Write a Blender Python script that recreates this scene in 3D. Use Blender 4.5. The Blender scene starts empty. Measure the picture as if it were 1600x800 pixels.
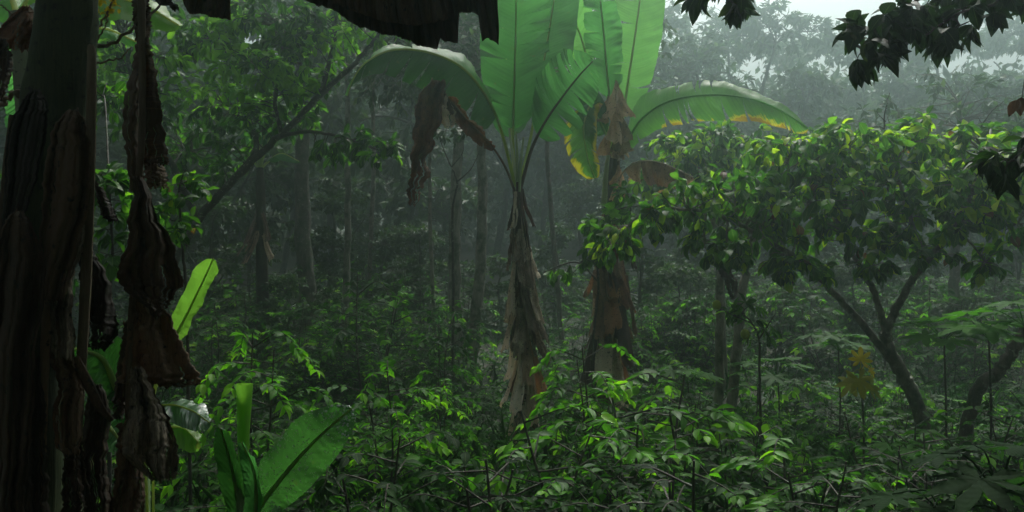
import bpy, math, random
import numpy as np
from mathutils import Vector, noise as mnoise

R = math.radians
random.seed(7)
rng = np.random.default_rng(11)
scene = bpy.context.scene
COL = scene.collection

# ------------------------------------------------------------------ camera, sky, sun, exposure
F = 1333.33                       # focal length in pixels of the 1600 px wide photograph
EYE = 1.7
cam_d = bpy.data.cameras.new('camera')
cam_d.lens = 30; cam_d.sensor_width = 36; cam_d.clip_end = 600; cam_d.clip_start = 0.05
cam = bpy.data.objects.new('camera', cam_d); COL.objects.link(cam)
cam.location = (0, 0, EYE); cam.rotation_euler = (R(90), 0, 0)
scene.camera = cam

SUN_EL, SUN_AZ = R(54), R(14)     # azimuth measured from +Y towards +X
world = bpy.data.worlds.new('World'); scene.world = world; world.use_nodes = True
wt = world.node_tree; wt.nodes.clear()
wo = wt.nodes.new('ShaderNodeOutputWorld'); bg = wt.nodes.new('ShaderNodeBackground')
sky = wt.nodes.new('ShaderNodeTexSky'); sky.sky_type = 'NISHITA'; sky.sun_disc = False
sky.sun_elevation = SUN_EL; sky.sun_rotation = SUN_AZ
sky.air_density = 1.0; sky.dust_density = 9.0; sky.ozone_density = 1.0
hs = wt.nodes.new('ShaderNodeHueSaturation'); hs.inputs['Saturation'].default_value = 0.35
wt.links.new(sky.outputs[0], hs.inputs['Color']); wt.links.new(hs.outputs[0], bg.inputs['Color'])
wt.links.new(bg.outputs[0], wo.inputs['Surface'])
bg.inputs['Strength'].default_value = 0.15

sun_d = bpy.data.lights.new('sun', 'SUN'); sun_d.energy = 2.6; sun_d.angle = R(18)
sun_d.color = (1.0, 0.97, 0.9)
sun = bpy.data.objects.new('sun', sun_d); COL.objects.link(sun)
to_sun = Vector((math.sin(SUN_AZ)*math.cos(SUN_EL), math.cos(SUN_AZ)*math.cos(SUN_EL), math.sin(SUN_EL)))
sun.rotation_euler = to_sun.to_track_quat('Z', 'Y').to_euler()
sun.location = (10, 10, 40)

scene.view_settings.view_transform = 'Standard'; scene.view_settings.look = 'None'
scene.view_settings.gamma = 1.0; scene.view_settings.use_curve_mapping = False
scene.view_settings.exposure = 0.12
HAZE_DENSITY = 0.015
HAZE_COLOR = (0.60, 0.765, 0.755, 1)
cy = scene.cycles
cy.use_denoising = True
cy.max_bounces = 6; cy.diffuse_bounces = 3; cy.glossy_bounces = 2; cy.transmission_bounces = 3
cy.transparent_max_bounces = 8; cy.volume_bounces = 1
cy.sample_clamp_indirect = 4.0

# ------------------------------------------------------------------ helpers
def V(*a): return np.array(a, float)
def P(px, py, d): return V((px-800)/F*d, d, EYE+(400-py)/F*d)
def nrm(a):
    a = np.asarray(a, float); return a/np.maximum(np.linalg.norm(a, axis=-1, keepdims=True), 1e-9)
def ground(x, y):
    x = np.asarray(x, float); y = np.asarray(y, float)
    z = -0.055*np.clip(y, -10, 10)
    z = z+0.085*np.clip(y-15, 0, 60)+0.03*np.clip(x-3, 0, 30)*np.clip((y-5)/12, 0, 1)
    rg = np.clip((y-75)/40, 0, 1); z = z+9*rg*rg*(3-2*rg)*(1+.15*np.sin(x*.11+2))
    z = z+0.07*np.sin(x*0.9+1)*np.cos(y*0.7)+0.035*np.sin(x*2.3+y*1.9)
    return z
def catmull(pts, n):
    pts = [np.asarray(p, float) for p in pts]
    if len(pts) == 2:
        t = np.linspace(0, 1, n)[:, None]; return pts[0]*(1-t)+pts[1]*t
    q = [2*pts[0]-pts[1]]+pts+[2*pts[-1]-pts[-2]]
    seg = len(pts)-1; out = []
    for t in np.linspace(0, seg, n):
        i = min(int(t), seg-1); u = t-i
        p0, p1, p2, p3 = q[i], q[i+1], q[i+2], q[i+3]
        out.append(0.5*((2*p1)+(-p0+p2)*u+(2*p0-5*p1+4*p2-p3)*u*u+(-p0+3*p1-3*p2+p3)*u**3))
    return np.array(out)

class MB:
    def __init__(s): s.v = []; s.f = []; s.uv = []; s.r = []; s.m = []; s.n = 0
    def add(s, v, f, uv=None, r=None, m=0):
        v = np.asarray(v, float).reshape(-1, 3); f = np.asarray(f, np.int64).reshape(-1, 4)
        s.v.append(v); s.f.append(f+s.n)
        s.uv.append(np.zeros((len(v), 2)) if uv is None else np.asarray(uv, float).reshape(-1, 2))
        s.r.append(np.full(len(v), random.random()) if r is None else np.broadcast_to(np.asarray(r, float), (len(v),)))
        s.m.append(np.full(len(f), m)); s.n += len(v)
    def mesh(s, name, mats, smooth=True):
        me = bpy.data.meshes.new(name)
        v = np.concatenate(s.v); f = np.concatenate(s.f); uv = np.concatenate(s.uv); r = np.concatenate(s.r)
        me.vertices.add(len(v)); me.vertices.foreach_set('co', v.astype(np.float32).ravel())
        me.loops.add(len(f)*4); me.loops.foreach_set('vertex_index', f.astype(np.int32).ravel())
        me.polygons.add(len(f)); me.polygons.foreach_set('loop_start', (np.arange(len(f))*4).astype(np.int32))
        me.polygons.foreach_set('use_smooth', np.full(len(f), smooth))
        for m in (mats if isinstance(mats, (list, tuple)) else [mats]): me.materials.append(m)
        me.polygons.foreach_set('material_index', np.concatenate(s.m).astype(np.int32))
        me.update(calc_edges=True)
        a = me.attributes.new('rnd', 'FLOAT', 'POINT'); a.data.foreach_set('value', r.astype(np.float32))
        u = me.uv_layers.new(name='UVMap'); u.data.foreach_set('uv', uv[f.ravel()].astype(np.float32).ravel())
        return me
def link(name, me, parent=None, loc=None):
    o = bpy.data.objects.new(name, me); COL.objects.link(o)
    if parent is not None:
        o.parent = parent
        if loc is None: o.location = -Vector(parent_world(parent))      # meshes are written in world space
        else: o.location = loc
    return o
def parent_world(o):
    p = Vector(o.location)
    while o.parent: o = o.parent; p += Vector(o.location)
    return p
def thing(name, label, cat, loc, group=None):
    o = bpy.data.objects.new(name, None); COL.objects.link(o)
    o.empty_display_size = 0.2
    o.location = loc; tag(o, label, cat, group); return o
def tag(o, label, cat, group=None):
    o['label'] = label; o['category'] = cat
    if group: o['group'] = group
    return o

def grid_faces(nr, nc):
    i = np.arange(nr-1)[:, None]*nc+np.arange(nc-1)[None, :]
    return np.stack([i, i+1, i+nc+1, i+nc], -1).reshape(-1, 4)
def tube(mb, pts, rad, sides=7, n=None, m=0, ridge=0.0, ridges=5, cap=True, wob=0.0):
    pts = np.asarray(pts, float); rad = np.asarray(rad, float)
    if n:
        q = catmull(pts, n); rad = np.interp(np.linspace(0, 1, n), np.linspace(0, 1, len(rad)), rad); pts = q
    else: rad = np.interp(np.linspace(0, 1, len(pts)), np.linspace(0, 1, len(rad)), rad)
    T = nrm(np.gradient(pts, axis=0)); ref = V(0.31, 0.93, 0.17)
    if abs(np.dot(T[len(T)//2], nrm(ref))) > 0.9: ref = V(0.9, 0.1, 0.4)
    A = nrm(np.cross(T, ref)); B = np.cross(T, A)
    th = np.arange(sides+1)/sides*2*math.pi
    L = np.concatenate([[0], np.cumsum(np.linalg.norm(np.diff(pts, axis=0), axis=1))])
    rr = rad[:, None]*(1+ridge*np.cos(th*ridges)[None, :])
    if wob: rr = rr*(1+wob*np.sin(L[:, None]*23+th*2)*np.sin(L[:, None]*9.7+1)+wob*np.sin(L[:, None]*51+th*3)*0.6)
    v = pts[:, None]+rr[..., None]*(np.cos(th)[None, :, None]*A[:, None]+np.sin(th)[None, :, None]*B[:, None])
    uv = np.stack(np.broadcast_arrays(th[None, :]/6.2832, L[:, None]), -1)
    mb.add(v, grid_faces(len(pts), sides+1), uv, m=m)
    if cap:
        for k in (0, -1):
            ring = v[k][:sides]; c = pts[k]
            vv = np.concatenate([ring, [c]])
            fs = [[i, (i+1) % sides, sides, sides] for i in range(0, sides)]
            # fan of quads
            fs = [[i, (i+1) % sides, (i+2) % sides, sides] for i in range(0, sides-1, 2)]
            if sides % 2: fs = fs[:]
            mb.add(vv, fs, m=m)

# leaf templates: rows of (t along, half width); three across with a fold and a droop
def template(rows, fold=0.25, droop=0.25, curl=0.0):
    v, uv = [], []
    for t, w in rows:
        z = -droop*t*t
        for s in (-1, 0, 1):
            v.append((s*w, t, z+abs(s)*w*fold)); uv.append((s*0.5+0.5, t))
    return np.array(v), grid_faces(len(rows), 3), np.array(uv)
T_OVATE = template([(0, .02), (.12, .3), (.33, .5), (.58, .46), (.8, .26), (1, .02)])
T_COFFEE = template([(0, .02), (.15, .32), (.4, .5), (.68, .4), (.86, .17), (1, .01)], 0.25, 0.25)
T_BROAD = template([(0, .03), (.12, .2), (.36, .42), (.62, .5), (.82, .36), (.94, .1), (1, .01)], 0.22, 0.4)
T_SMALL = template([(0, .05), (.45, .5), (1, .03)], 0.3, 0.2)
T_GRASS = template([(0, .5), (.5, .4), (1, .03)], 0.3, 0.5)
def leaves(mb, tpl, pos, d, up, L, W, r, m=0):
    tv, tf, tuv = tpl; n = len(pos)
    d = nrm(d); side = nrm(np.cross(d, up)); nn = np.cross(side, d)
    L = np.broadcast_to(L, (n,))[:, None, None]; W = np.broadcast_to(W, (n,))[:, None, None]
    v = pos[:, None]+L*tv[None, :, 1:2]*d[:, None]+W*tv[None, :, 0:1]*side[:, None]+(L*np.minimum(tv[None, :, 2:3], 0)+W*np.maximum(tv[None, :, 2:3], 0))*nn[:, None]
    k = len(tv)
    f = (tf[None]+np.arange(n)[:, None, None]*k).reshape(-1, 4)
    mb.add(v, f, np.tile(tuv, (n, 1)), np.repeat(np.broadcast_to(r, (n,)), k), m)
def rdir(n, zlo=-1, zhi=1):
    z = rng.uniform(zlo, zhi, n); a = rng.uniform(0, 2*math.pi, n); s = np.sqrt(np.clip(1-z*z, 0, 1))
    return np.stack([s*np.cos(a), s*np.sin(a), z], -1)

# ------------------------------------------------------------------ materials
class NT:
    def __init__(s, name):
        s.mat = bpy.data.materials.new(name); s.mat.use_nodes = True; s.t = s.mat.node_tree; s.t.nodes.clear()
        s.out = s.t.nodes.new('ShaderNodeOutputMaterial')
    def n(s, typ, **k):
        nd = s.t.nodes.new(typ)
        for a, b in k.items(): setattr(nd, a, b)
        return nd
    def l(s, a, b): s.t.links.new(a, b)
    def val(s, nd, **k):
        for a, b in k.items(): nd.inputs[a.replace('_', ' ')].default_value = b
        return nd
    def ramp(s, src, stops, interp='LINEAR'):
        nd = s.n('ShaderNodeValToRGB'); cr = nd.color_ramp; cr.interpolation = interp
        while len(cr.elements) > 1: cr.elements.remove(cr.elements[-1])
        cr.elements[0].position = stops[0][0]; cr.elements[0].color = (*stops[0][1], 1)
        for p, c in stops[1:]:
            e = cr.elements.new(p); e.color = (*c, 1)
        s.l(src, nd.inputs['Fac']); return nd.outputs['Color']
    def math(s, op, a, b=None, c=None):
        nd = s.n('ShaderNodeMath', operation=op)
        for i, x in enumerate((a, b, c)):
            if x is None: continue
            if isinstance(x, (int, float)): nd.inputs[i].default_value = x
            else: s.l(x, nd.inputs[i])
        return nd.outputs[0]
    def noise(s, scale, detail=3, vec=None, rough=0.6):
        nd = s.n('ShaderNodeTexNoise'); nd.inputs['Scale'].default_value = scale; nd.inputs['Detail'].default_value = detail
        nd.inputs['Roughness'].default_value = rough
        if vec is not None: s.l(vec, nd.inputs['Vector'])
        return nd.outputs['Fac']
    def mapping(s, src, scale):
        nd = s.n('ShaderNodeMapping'); nd.inputs['Scale'].default_value = scale; s.l(src, nd.inputs['Vector']); return nd.outputs[0]
    def mix(s, f, a, b, typ='MIX'):
        nd = s.n('ShaderNodeMix', data_type='RGBA', blend_type=typ)
        if isinstance(f, (int, float)): nd.inputs[0].default_value = f
        else: s.l(f, nd.inputs[0])
        for i, x in ((6, a), (7, b)):
            if isinstance(x, tuple): nd.inputs[i].default_value = (*x, 1)
            else: s.l(x, nd.inputs[i])
        return nd.outputs[2]

def leaf_mat(name, stops, trans=(2.2, 2.6, 1.2), tw=0.4, rough=0.45, spec=0.22, vein=0.0, blotch=0.0):
    k = NT(name)
    at = k.n('ShaderNodeAttribute', attribute_name='rnd')
    col = k.ramp(at.outputs['Fac'], stops)
    geo = k.n('ShaderNodeTexCoord')
    nz = k.noise(9, 2, geo.outputs['Object'])
    col = k.mix(0.55, col, k.ramp(nz, [(0.3, (.55, .6, .6)), (0.7, (1.3, 1.25, 1.2))]), 'MULTIPLY')
    uvn = k.n('ShaderNodeUVMap')
    sep = k.n('ShaderNodeSeparateXYZ'); k.l(uvn.outputs[0], sep.inputs[0])
    au = k.math('ABSOLUTE', k.math('SUBTRACT', sep.outputs[0], 0.5))
    if vein:
        rib = k.math('LESS_THAN', au, 0.03)
        col = k.mix(k.math('MULTIPLY', rib, vein), col, (.16, .26, .08))
    pr = k.n('ShaderNodeBsdfPrincipled'); k.val(pr, Roughness=rough); pr.inputs['Specular IOR Level'].default_value = spec
    k.l(col, pr.inputs['Base Color'])
    vv = k.math('SINE', k.math('MULTIPLY', k.math('SUBTRACT', sep.outputs[1], k.math('MULTIPLY', au, 0.5)), 50.0))
    bp = k.n('ShaderNodeBump'); bp.inputs['Strength'].default_value = 0.25; bp.inputs['Distance'].default_value = 0.0012
    k.l(vv, bp.inputs['Height']); k.l(bp.outputs[0], pr.inputs['Normal'])
    tr = k.n('ShaderNodeBsdfTranslucent')
    k.l(k.mix(1.0, col, trans, 'MULTIPLY'), tr.inputs['Color'])
    ms = k.n('ShaderNodeMixShader'); ms.inputs[0].default_value = tw
    k.l(pr.outputs[0], ms.inputs[1]); k.l(tr.outputs[0], ms.inputs[2]); k.l(ms.outputs[0], k.out.inputs['Surface'])
    return k.mat

def banana_mat(name, base, dark, trans=(2.0, 2.6, 1.3), tw=0.45, rough=0.4, edge=None, edge_w=0.75, wet=False, vfreq=170.0, bump=0.45, edge_from=None):
    """UV x = signed distance from the midrib -1..1, UV y = metres along the leaf"""
    k = NT(name)
    uvn = k.n('ShaderNodeUVMap'); sep = k.n('ShaderNodeSeparateXYZ'); k.l(uvn.outputs[0], sep.inputs[0])
    au = k.math('ABSOLUTE', sep.outputs[0])
    ph = k.math('SUBTRACT', sep.outputs[1], k.math('MULTIPLY', au, 0.1))
    vec = k.n('ShaderNodeCombineXYZ'); k.l(k.math('MULTIPLY', ph, 38.0), vec.inputs[0]); k.l(k.math('MULTIPLY', au, 0.7), vec.inputs[1])
    streak = k.noise(1.0, 4, vec.outputs[0], 0.7)
    geo = k.n('ShaderNodeTexCoord'); big = k.noise(3.0, 3, geo.outputs['Object'])
    col = k.mix(k.ramp(streak, [(0.35, (0, 0, 0)), (0.68, (1, 1, 1))]), dark, base)
    col = k.mix(0.5, col, k.ramp(big, [(0.3, (.6, .68, .65)), (0.7, (1.25, 1.2, 1.1))]), 'MULTIPLY')
    blem = k.noise(14, 4, geo.outputs['Object'])
    col = k.mix(k.ramp(blem, [(.66, (0, 0, 0)), (.72, (.7, .7, .7))]), col, (.14, .12, .04))
    if edge:
        e = k.math('ADD', au, k.math('MULTIPLY', k.math('SUBTRACT', streak, 0.5), 0.6))
        e = k.math('ADD', e, k.math('MULTIPLY', k.math('SUBTRACT', big, 0.5), 1.6))
        if edge_from: e = k.math('ADD', e, k.math('MULTIPLY', k.math('MINIMUM', k.math('SUBTRACT', sep.outputs[1], edge_from), 0.0), 1.2))
        f1 = k.ramp(e, [(edge_w-.16, (0, 0, 0)), (edge_w, (1, 1, 1))])
        f2 = k.ramp(e, [(min(.97, edge_w+.3), (0, 0, 0)), (1, (1, 1, 1))])
        col = k.mix(f1, col, edge); col = k.mix(k.math('MULTIPLY', f2, .8), col, (.3, .15, .03))
    pr = k.n('ShaderNodeBsdfPrincipled'); k.val(pr, Roughness=rough); pr.inputs['Specular IOR Level'].default_value = .3
    if wet: pr.inputs['Coat Weight'].default_value = 1.0; pr.inputs['Coat Roughness'].default_value = 0.22
    k.l(col, pr.inputs['Base Color'])
    vv = k.math('SINE', k.math('MULTIPLY', ph, vfreq))
    vv = k.math('ADD', k.math('MULTIPLY', vv, k.ramp(big, [(.35, (.15, .15, .15)), (.65, (.8, .8, .8))])), k.math('MULTIPLY', streak, 2.5))
    bp = k.n('ShaderNodeBump'); bp.inputs['Strength'].default_value = bump; bp.inputs['Distance'].default_value = 0.003
    k.l(vv, bp.inputs['Height']); k.l(bp.outputs[0], pr.inputs['Normal'])
    tr = k.n('ShaderNodeBsdfTranslucent'); k.l(k.mix(1.0, col, trans, 'MULTIPLY'), tr.inputs['Color'])
    k.l(bp.outputs[0], tr.inputs['Normal'])
    ms = k.n('ShaderNodeMixShader'); ms.inputs[0].default_value = tw
    k.l(pr.outputs[0], ms.inputs[1]); k.l(tr.outputs[0], ms.inputs[2]); k.l(ms.outputs[0], k.out.inputs['Surface'])
    return k.mat

def dry_mat(name, c0, c1, c2, tw=0.15, spots=True, fibre=(170, 170, 9)):
    k = NT(name); geo = k.n('ShaderNodeTexCoord')
    fib = k.noise(1.0, 5, k.mapping(geo.outputs['Object'], fibre), 0.7)
    big = k.noise(5.0, 4, geo.outputs['Object'])
    at = k.n('ShaderNodeAttribute', attribute_name='rnd')
    s = k.math('ADD', k.math('MULTIPLY', fib, 0.5), k.math('MULTIPLY', big, 0.5))
    s = k.math('ADD', s, k.math('MULTIPLY', k.math('SUBTRACT', at.outputs['Fac'], 0.5), 0.5))
    col = k.ramp(s, [(0.3, c0), (0.5, c1), (0.7, c2)])
    if spots:
        sp = k.noise(38, 3, geo.outputs['Object'])
        col = k.mix(k.ramp(sp, [(0.58, (0, 0, 0)), (0.7, (1, 1, 1))]), col, (.018, .014, .01))
    pr = k.n('ShaderNodeBsdfPrincipled'); k.val(pr, Roughness=0.72); k.l(col, pr.inputs['Base Color'])
    bp = k.n('ShaderNodeBump'); bp.inputs['Strength'].default_value = 0.8; bp.inputs['Distance'].default_value = 0.012
    k.l(k.math('ADD', fib, k.math('MULTIPLY', big, 0.6)), bp.inputs['Height']); k.l(bp.outputs[0], pr.inputs['Normal'])
    tr = k.n('ShaderNodeBsdfTranslucent'); k.l(k.mix(1.0, col, (1.5, 1.2, .9), 'MULTIPLY'), tr.inputs['Color'])
    ms = k.n('ShaderNodeMixShader'); ms.inputs[0].default_value = tw
    k.l(pr.outputs[0], ms.inputs[1]); k.l(tr.outputs[0], ms.inputs[2]); k.l(ms.outputs[0], k.out.inputs['Surface'])
    return k.mat

def bark_mat(name, c0, c1, moss=(.03, .05, .018), mossy=0.5, scale=(14, 14, 4)):
    k = NT(name); geo = k.n('ShaderNodeTexCoord')
    a = k.noise(1.0, 6, k.mapping(geo.outputs['Object'], scale), 0.7)
    b = k.noise(6.0, 4, geo.outputs['Object'])
    col = k.ramp(a, [(0.35, c0), (0.65, c1)])
    lich = k.noise(22.0, 3, geo.outputs['Object'])
    col = k.mix(k.ramp(lich, [(0.6, (0, 0, 0)), (0.66, (.8, .8, .8))]), col, (.24, .25, .2))
    col = k.mix(k.ramp(b, [(0.62-mossy*.3, (0, 0, 0)), (0.75-mossy*.2, (1, 1, 1))]), col, moss)
    pr = k.n('ShaderNodeBsdfPrincipled'); k.val(pr, Roughness=0.75); k.l(col, pr.inputs['Base Color'])
    bp = k.n('ShaderNodeBump'); bp.inputs['Strength'].default_value = 0.8; bp.inputs['Distance'].default_value = 0.02
    k.l(a, bp.inputs['Height']); k.l(bp.outputs[0], pr.inputs['Normal']); k.l(pr.outputs[0], k.out.inputs['Surface'])
    return k.mat

G1, G2, G3, G4 = (.013, .045, .007), (.026, .09, .01), (.07, .2, .014), (.19, .4, .02)
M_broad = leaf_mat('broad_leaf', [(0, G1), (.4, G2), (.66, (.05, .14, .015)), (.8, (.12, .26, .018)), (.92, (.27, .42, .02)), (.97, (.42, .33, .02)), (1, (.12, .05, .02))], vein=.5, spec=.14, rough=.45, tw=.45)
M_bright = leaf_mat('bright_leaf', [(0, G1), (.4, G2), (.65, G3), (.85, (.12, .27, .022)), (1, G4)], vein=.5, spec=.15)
M_dark = leaf_mat('dark_leaf', [(0, (.01, .026, .009)), (.7, (.02, .05, .014)), (1, (.04, .07, .015))], tw=.25, vein=.2, rough=.5, spec=.15)
M_far = leaf_mat('forest_leaf', [(0, (.02, .045, .018)), (.6, (.035, .075, .025)), (1, (.08, .13, .035))], tw=.3, rough=.55, spec=.25)
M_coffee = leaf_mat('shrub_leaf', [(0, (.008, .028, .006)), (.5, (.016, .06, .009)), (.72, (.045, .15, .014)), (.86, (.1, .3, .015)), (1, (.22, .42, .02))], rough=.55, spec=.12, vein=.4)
M_coffeedark = leaf_mat('dark_shrub_leaf', [(0, (.006, .024, .006)), (.6, (.012, .045, .008)), (.85, (.025, .09, .012)), (1, (.07, .2, .015))], rough=.6, spec=.1, vein=.3)
M_spray = leaf_mat('fresh_shrub_leaf', [(0, (.015, .055, .008)), (.35, (.04, .14, .012)), (.65, (.1, .3, .016)), (1, (.22, .45, .02))], rough=.45, spec=.18, vein=.4)
M_barkwood = bark_mat('mossy_forest_bark', (.03, .034, .022), (.09, .095, .065), moss=(.025, .045, .018), mossy=.7)
M_under = leaf_mat('undergrowth_leaf', [(0, (.007, .022, .005)), (.5, (.012, .046, .007)), (.8, (.022, .085, .01)), (.95, (.05, .16, .014)), (1, (.1, .09, .025))], rough=.65, spec=.08)
M_yellow = leaf_mat('yellow_leaf', [(0, (.5, .44, .02)), (1, (.65, .54, .03))], tw=.4, trans=(1.3, 1.2, .8))
M_yellowgreen = leaf_mat('yellowgreen_leaf', [(0, (.16, .2, .02)), (1, (.26, .26, .03))], tw=.4, trans=(1.5, 1.6, .8))
M_papaya = leaf_mat('papaya_leaf', [(0, (.02, .07, .012)), (1, (.05, .15, .02))], rough=.6, spec=.1)
M_darkpap = leaf_mat('dark_lobed_leaf', [(0, (.012, .035, .012)), (1, (.012, .04, .008))], rough=.7, spec=.05)
M_ban = banana_mat('banana_leaf', (.075, .2, .062), (.06, .165, .05), bump=.3, trans=(1.7, 2.4, 1.5))
M_banlight = banana_mat('pale_banana_leaf', (.15, .32, .09), (.12, .27, .075), bump=.25, tw=.5, trans=(1.8, 2.4, 1.5))
M_banedge = banana_mat('yellow_edged_leaf', (.1, .23, .06), (.07, .17, .05), edge=(.5, .36, .03), edge_w=.97, edge_from=1.25)
M_banedge2 = banana_mat('yellow_blotched_leaf', (.08, .19, .045), (.06, .14, .035), edge=(.45, .34, .02), edge_w=.78)
M_bandark = banana_mat('dark_banana_leaf', (.03, .1, .022), (.022, .075, .018), rough=.45, tw=.3)
M_banwet = banana_mat('wet_banana_leaf', (.06, .165, .045), (.042, .12, .034), tw=.3, rough=.28, wet=True, vfreq=210, bump=.22)
M_banyoung = banana_mat('young_banana_leaf', (.16, .28, .05), (.14, .26, .045), rough=.4, vfreq=330, bump=.05)
M_dry = dry_mat('dry_leaf', (.08, .05, .028), (.31, .21, .125), (.52, .4, .27))
M_tan = dry_mat('tan_dry_leaf', (.13, .075, .035), (.4, .25, .13), (.58, .42, .27), tw=.25)
M_drybrown = dry_mat('rust_dry_leaf', (.06, .024, .01), (.24, .105, .04), (.4, .21, .1), tw=.3)
M_drygrey = dry_mat('grey_dry_sheath', (.13, .1, .065), (.54, .45, .32), (.76, .68, .53))
M_drydark = dry_mat('dark_dry_leaf', (.014, .008, .004), (.045, .025, .012), (.12, .07, .036), tw=.2)
M_drymid = dry_mat('mid_dry_leaf', (.03, .015, .007), (.1, .055, .026), (.24, .15, .085), tw=.2)
M_ribbed = dry_mat('ribbed_dry_leaf', (.06, .035, .015), (.19, .12, .05), (.45, .3, .14), tw=.5, spots=False, fibre=(5, 5, 110))
M_petiole = dry_mat('green_petiole', (.22, .32, .14), (.34, .44, .24), (.5, .58, .38), spots=False)
M_pethead = dry_mat('leafy_midrib', (.26, .4, .12), (.34, .5, .18), (.42, .56, .24), spots=False, tw=.6)
M_petbrown = dry_mat('brown_petiole', (.05, .03, .015), (.12, .08, .045), (.2, .15, .09), spots=False)
M_stemgreen = dry_mat('banana_stem', (.012, .014, .007), (.03, .045, .016), (.07, .09, .03), spots=True)
M_stembrown = dry_mat('brown_banana_stem', (.025, .02, .012), (.07, .06, .035), (.13, .14, .07), spots=True)
M_bark = bark_mat('bark', (.05, .042, .03), (.15, .13, .1))
M_barkmid = bark_mat('greenish_bark', (.07, .065, .045), (.2, .19, .14), mossy=.45, scale=(22, 22, 8))
M_barkpale = bark_mat('pale_bark', (.1, .09, .065), (.27, .25, .2), mossy=.45)
M_barkdark = bark_mat('dark_bark', (.02, .016, .012), (.06, .05, .035), mossy=.2)
M_twig = bark_mat('twig_bark', (.11, .09, .065), (.27, .23, .17), mossy=0)
M_branch = bark_mat('tan_bark', (.14, .09, .05), (.28, .2, .12), mossy=0, scale=(40, 40, 40))
M_fruit = leaf_mat('green_fruit', [(0, (.2, .26, .03)), (1, (.28, .32, .04))], tw=.1, rough=.5)

def droplet_mat():
    k = NT('water_droplet'); pr = k.n('ShaderNodeBsdfPrincipled')
    k.val(pr, Roughness=.05); pr.inputs['Transmission Weight'].default_value = .6
    pr.inputs['Base Color'].default_value = (.9, .95, .95, 1); pr.inputs['IOR'].default_value = 1.33
    k.l(pr.outputs[0], k.out.inputs['Surface']); return k.mat
M_drop = droplet_mat()
def soil_mat():
    k = NT('leaf_litter_soil'); geo = k.n('ShaderNodeTexCoord')
    a = k.noise(2.2, 8, geo.outputs['Object']); b = k.noise(24, 5, geo.outputs['Object'])
    col = k.ramp(b, [(0.35, (.012, .009, .006)), (0.6, (.04, .028, .016)), (.75, (.08, .055, .03))])
    col = k.mix(k.ramp(a, [(0.42, (0, 0, 0)), (0.55, (1, 1, 1))]), col, (.014, .035, .01))
    pr = k.n('ShaderNodeBsdfPrincipled'); k.val(pr, Roughness=.8); k.l(col, pr.inputs['Base Color'])
    bp = k.n('ShaderNodeBump'); bp.inputs['Strength'].default_value = 1; bp.inputs['Distance'].default_value = .04
    k.l(b, bp.inputs['Height']); k.l(bp.outputs[0], pr.inputs['Normal']); k.l(pr.outputs[0], k.out.inputs['Surface']); return k.mat

# ------------------------------------------------------------------ terrain and haze
xs = np.concatenate([np.linspace(-160, -20, 26), np.linspace(-19, 19, 96), np.linspace(20, 160, 26)])
ys = np.concatenate([np.linspace(-130, -8, 20), np.linspace(-7, 45, 130), np.linspace(47, 180, 34)])
X, Y = np.meshgrid(xs, ys); Z = ground(X, Y)
mb = MB(); mb.add(np.stack([X, Y, Z], -1), grid_faces(len(ys), len(xs)), np.stack([X, Y], -1))
g = link('ground', mb.mesh('ground', soil_mat())); g['kind'] = 'structure'

hz = NT('haze_air'); pv = hz.n('ShaderNodeVolumePrincipled')
pv.inputs['Color'].default_value = HAZE_COLOR; pv.inputs['Density'].default_value = HAZE_DENSITY
pv.inputs['Anisotropy'].default_value = 0.87
hz.l(pv.outputs[0], hz.out.inputs['Volume'])
x0, x1, y0, y1, z0, z1 = -164, 164, -134, 184, -3.0, 26.0
mb = MB(); c = [(x, y, z) for z in (z0, z1) for y in (y0, y1) for x in (x0, x1)]
mb.add(c, [[0, 2, 3, 1], [4, 5, 7, 6], [0, 1, 5, 4], [2, 6, 7, 3], [0, 4, 6, 2], [1, 3, 7, 5]])
h = link('haze', mb.mesh('haze', hz.mat, smooth=False)); h['kind'] = 'stuff'

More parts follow.
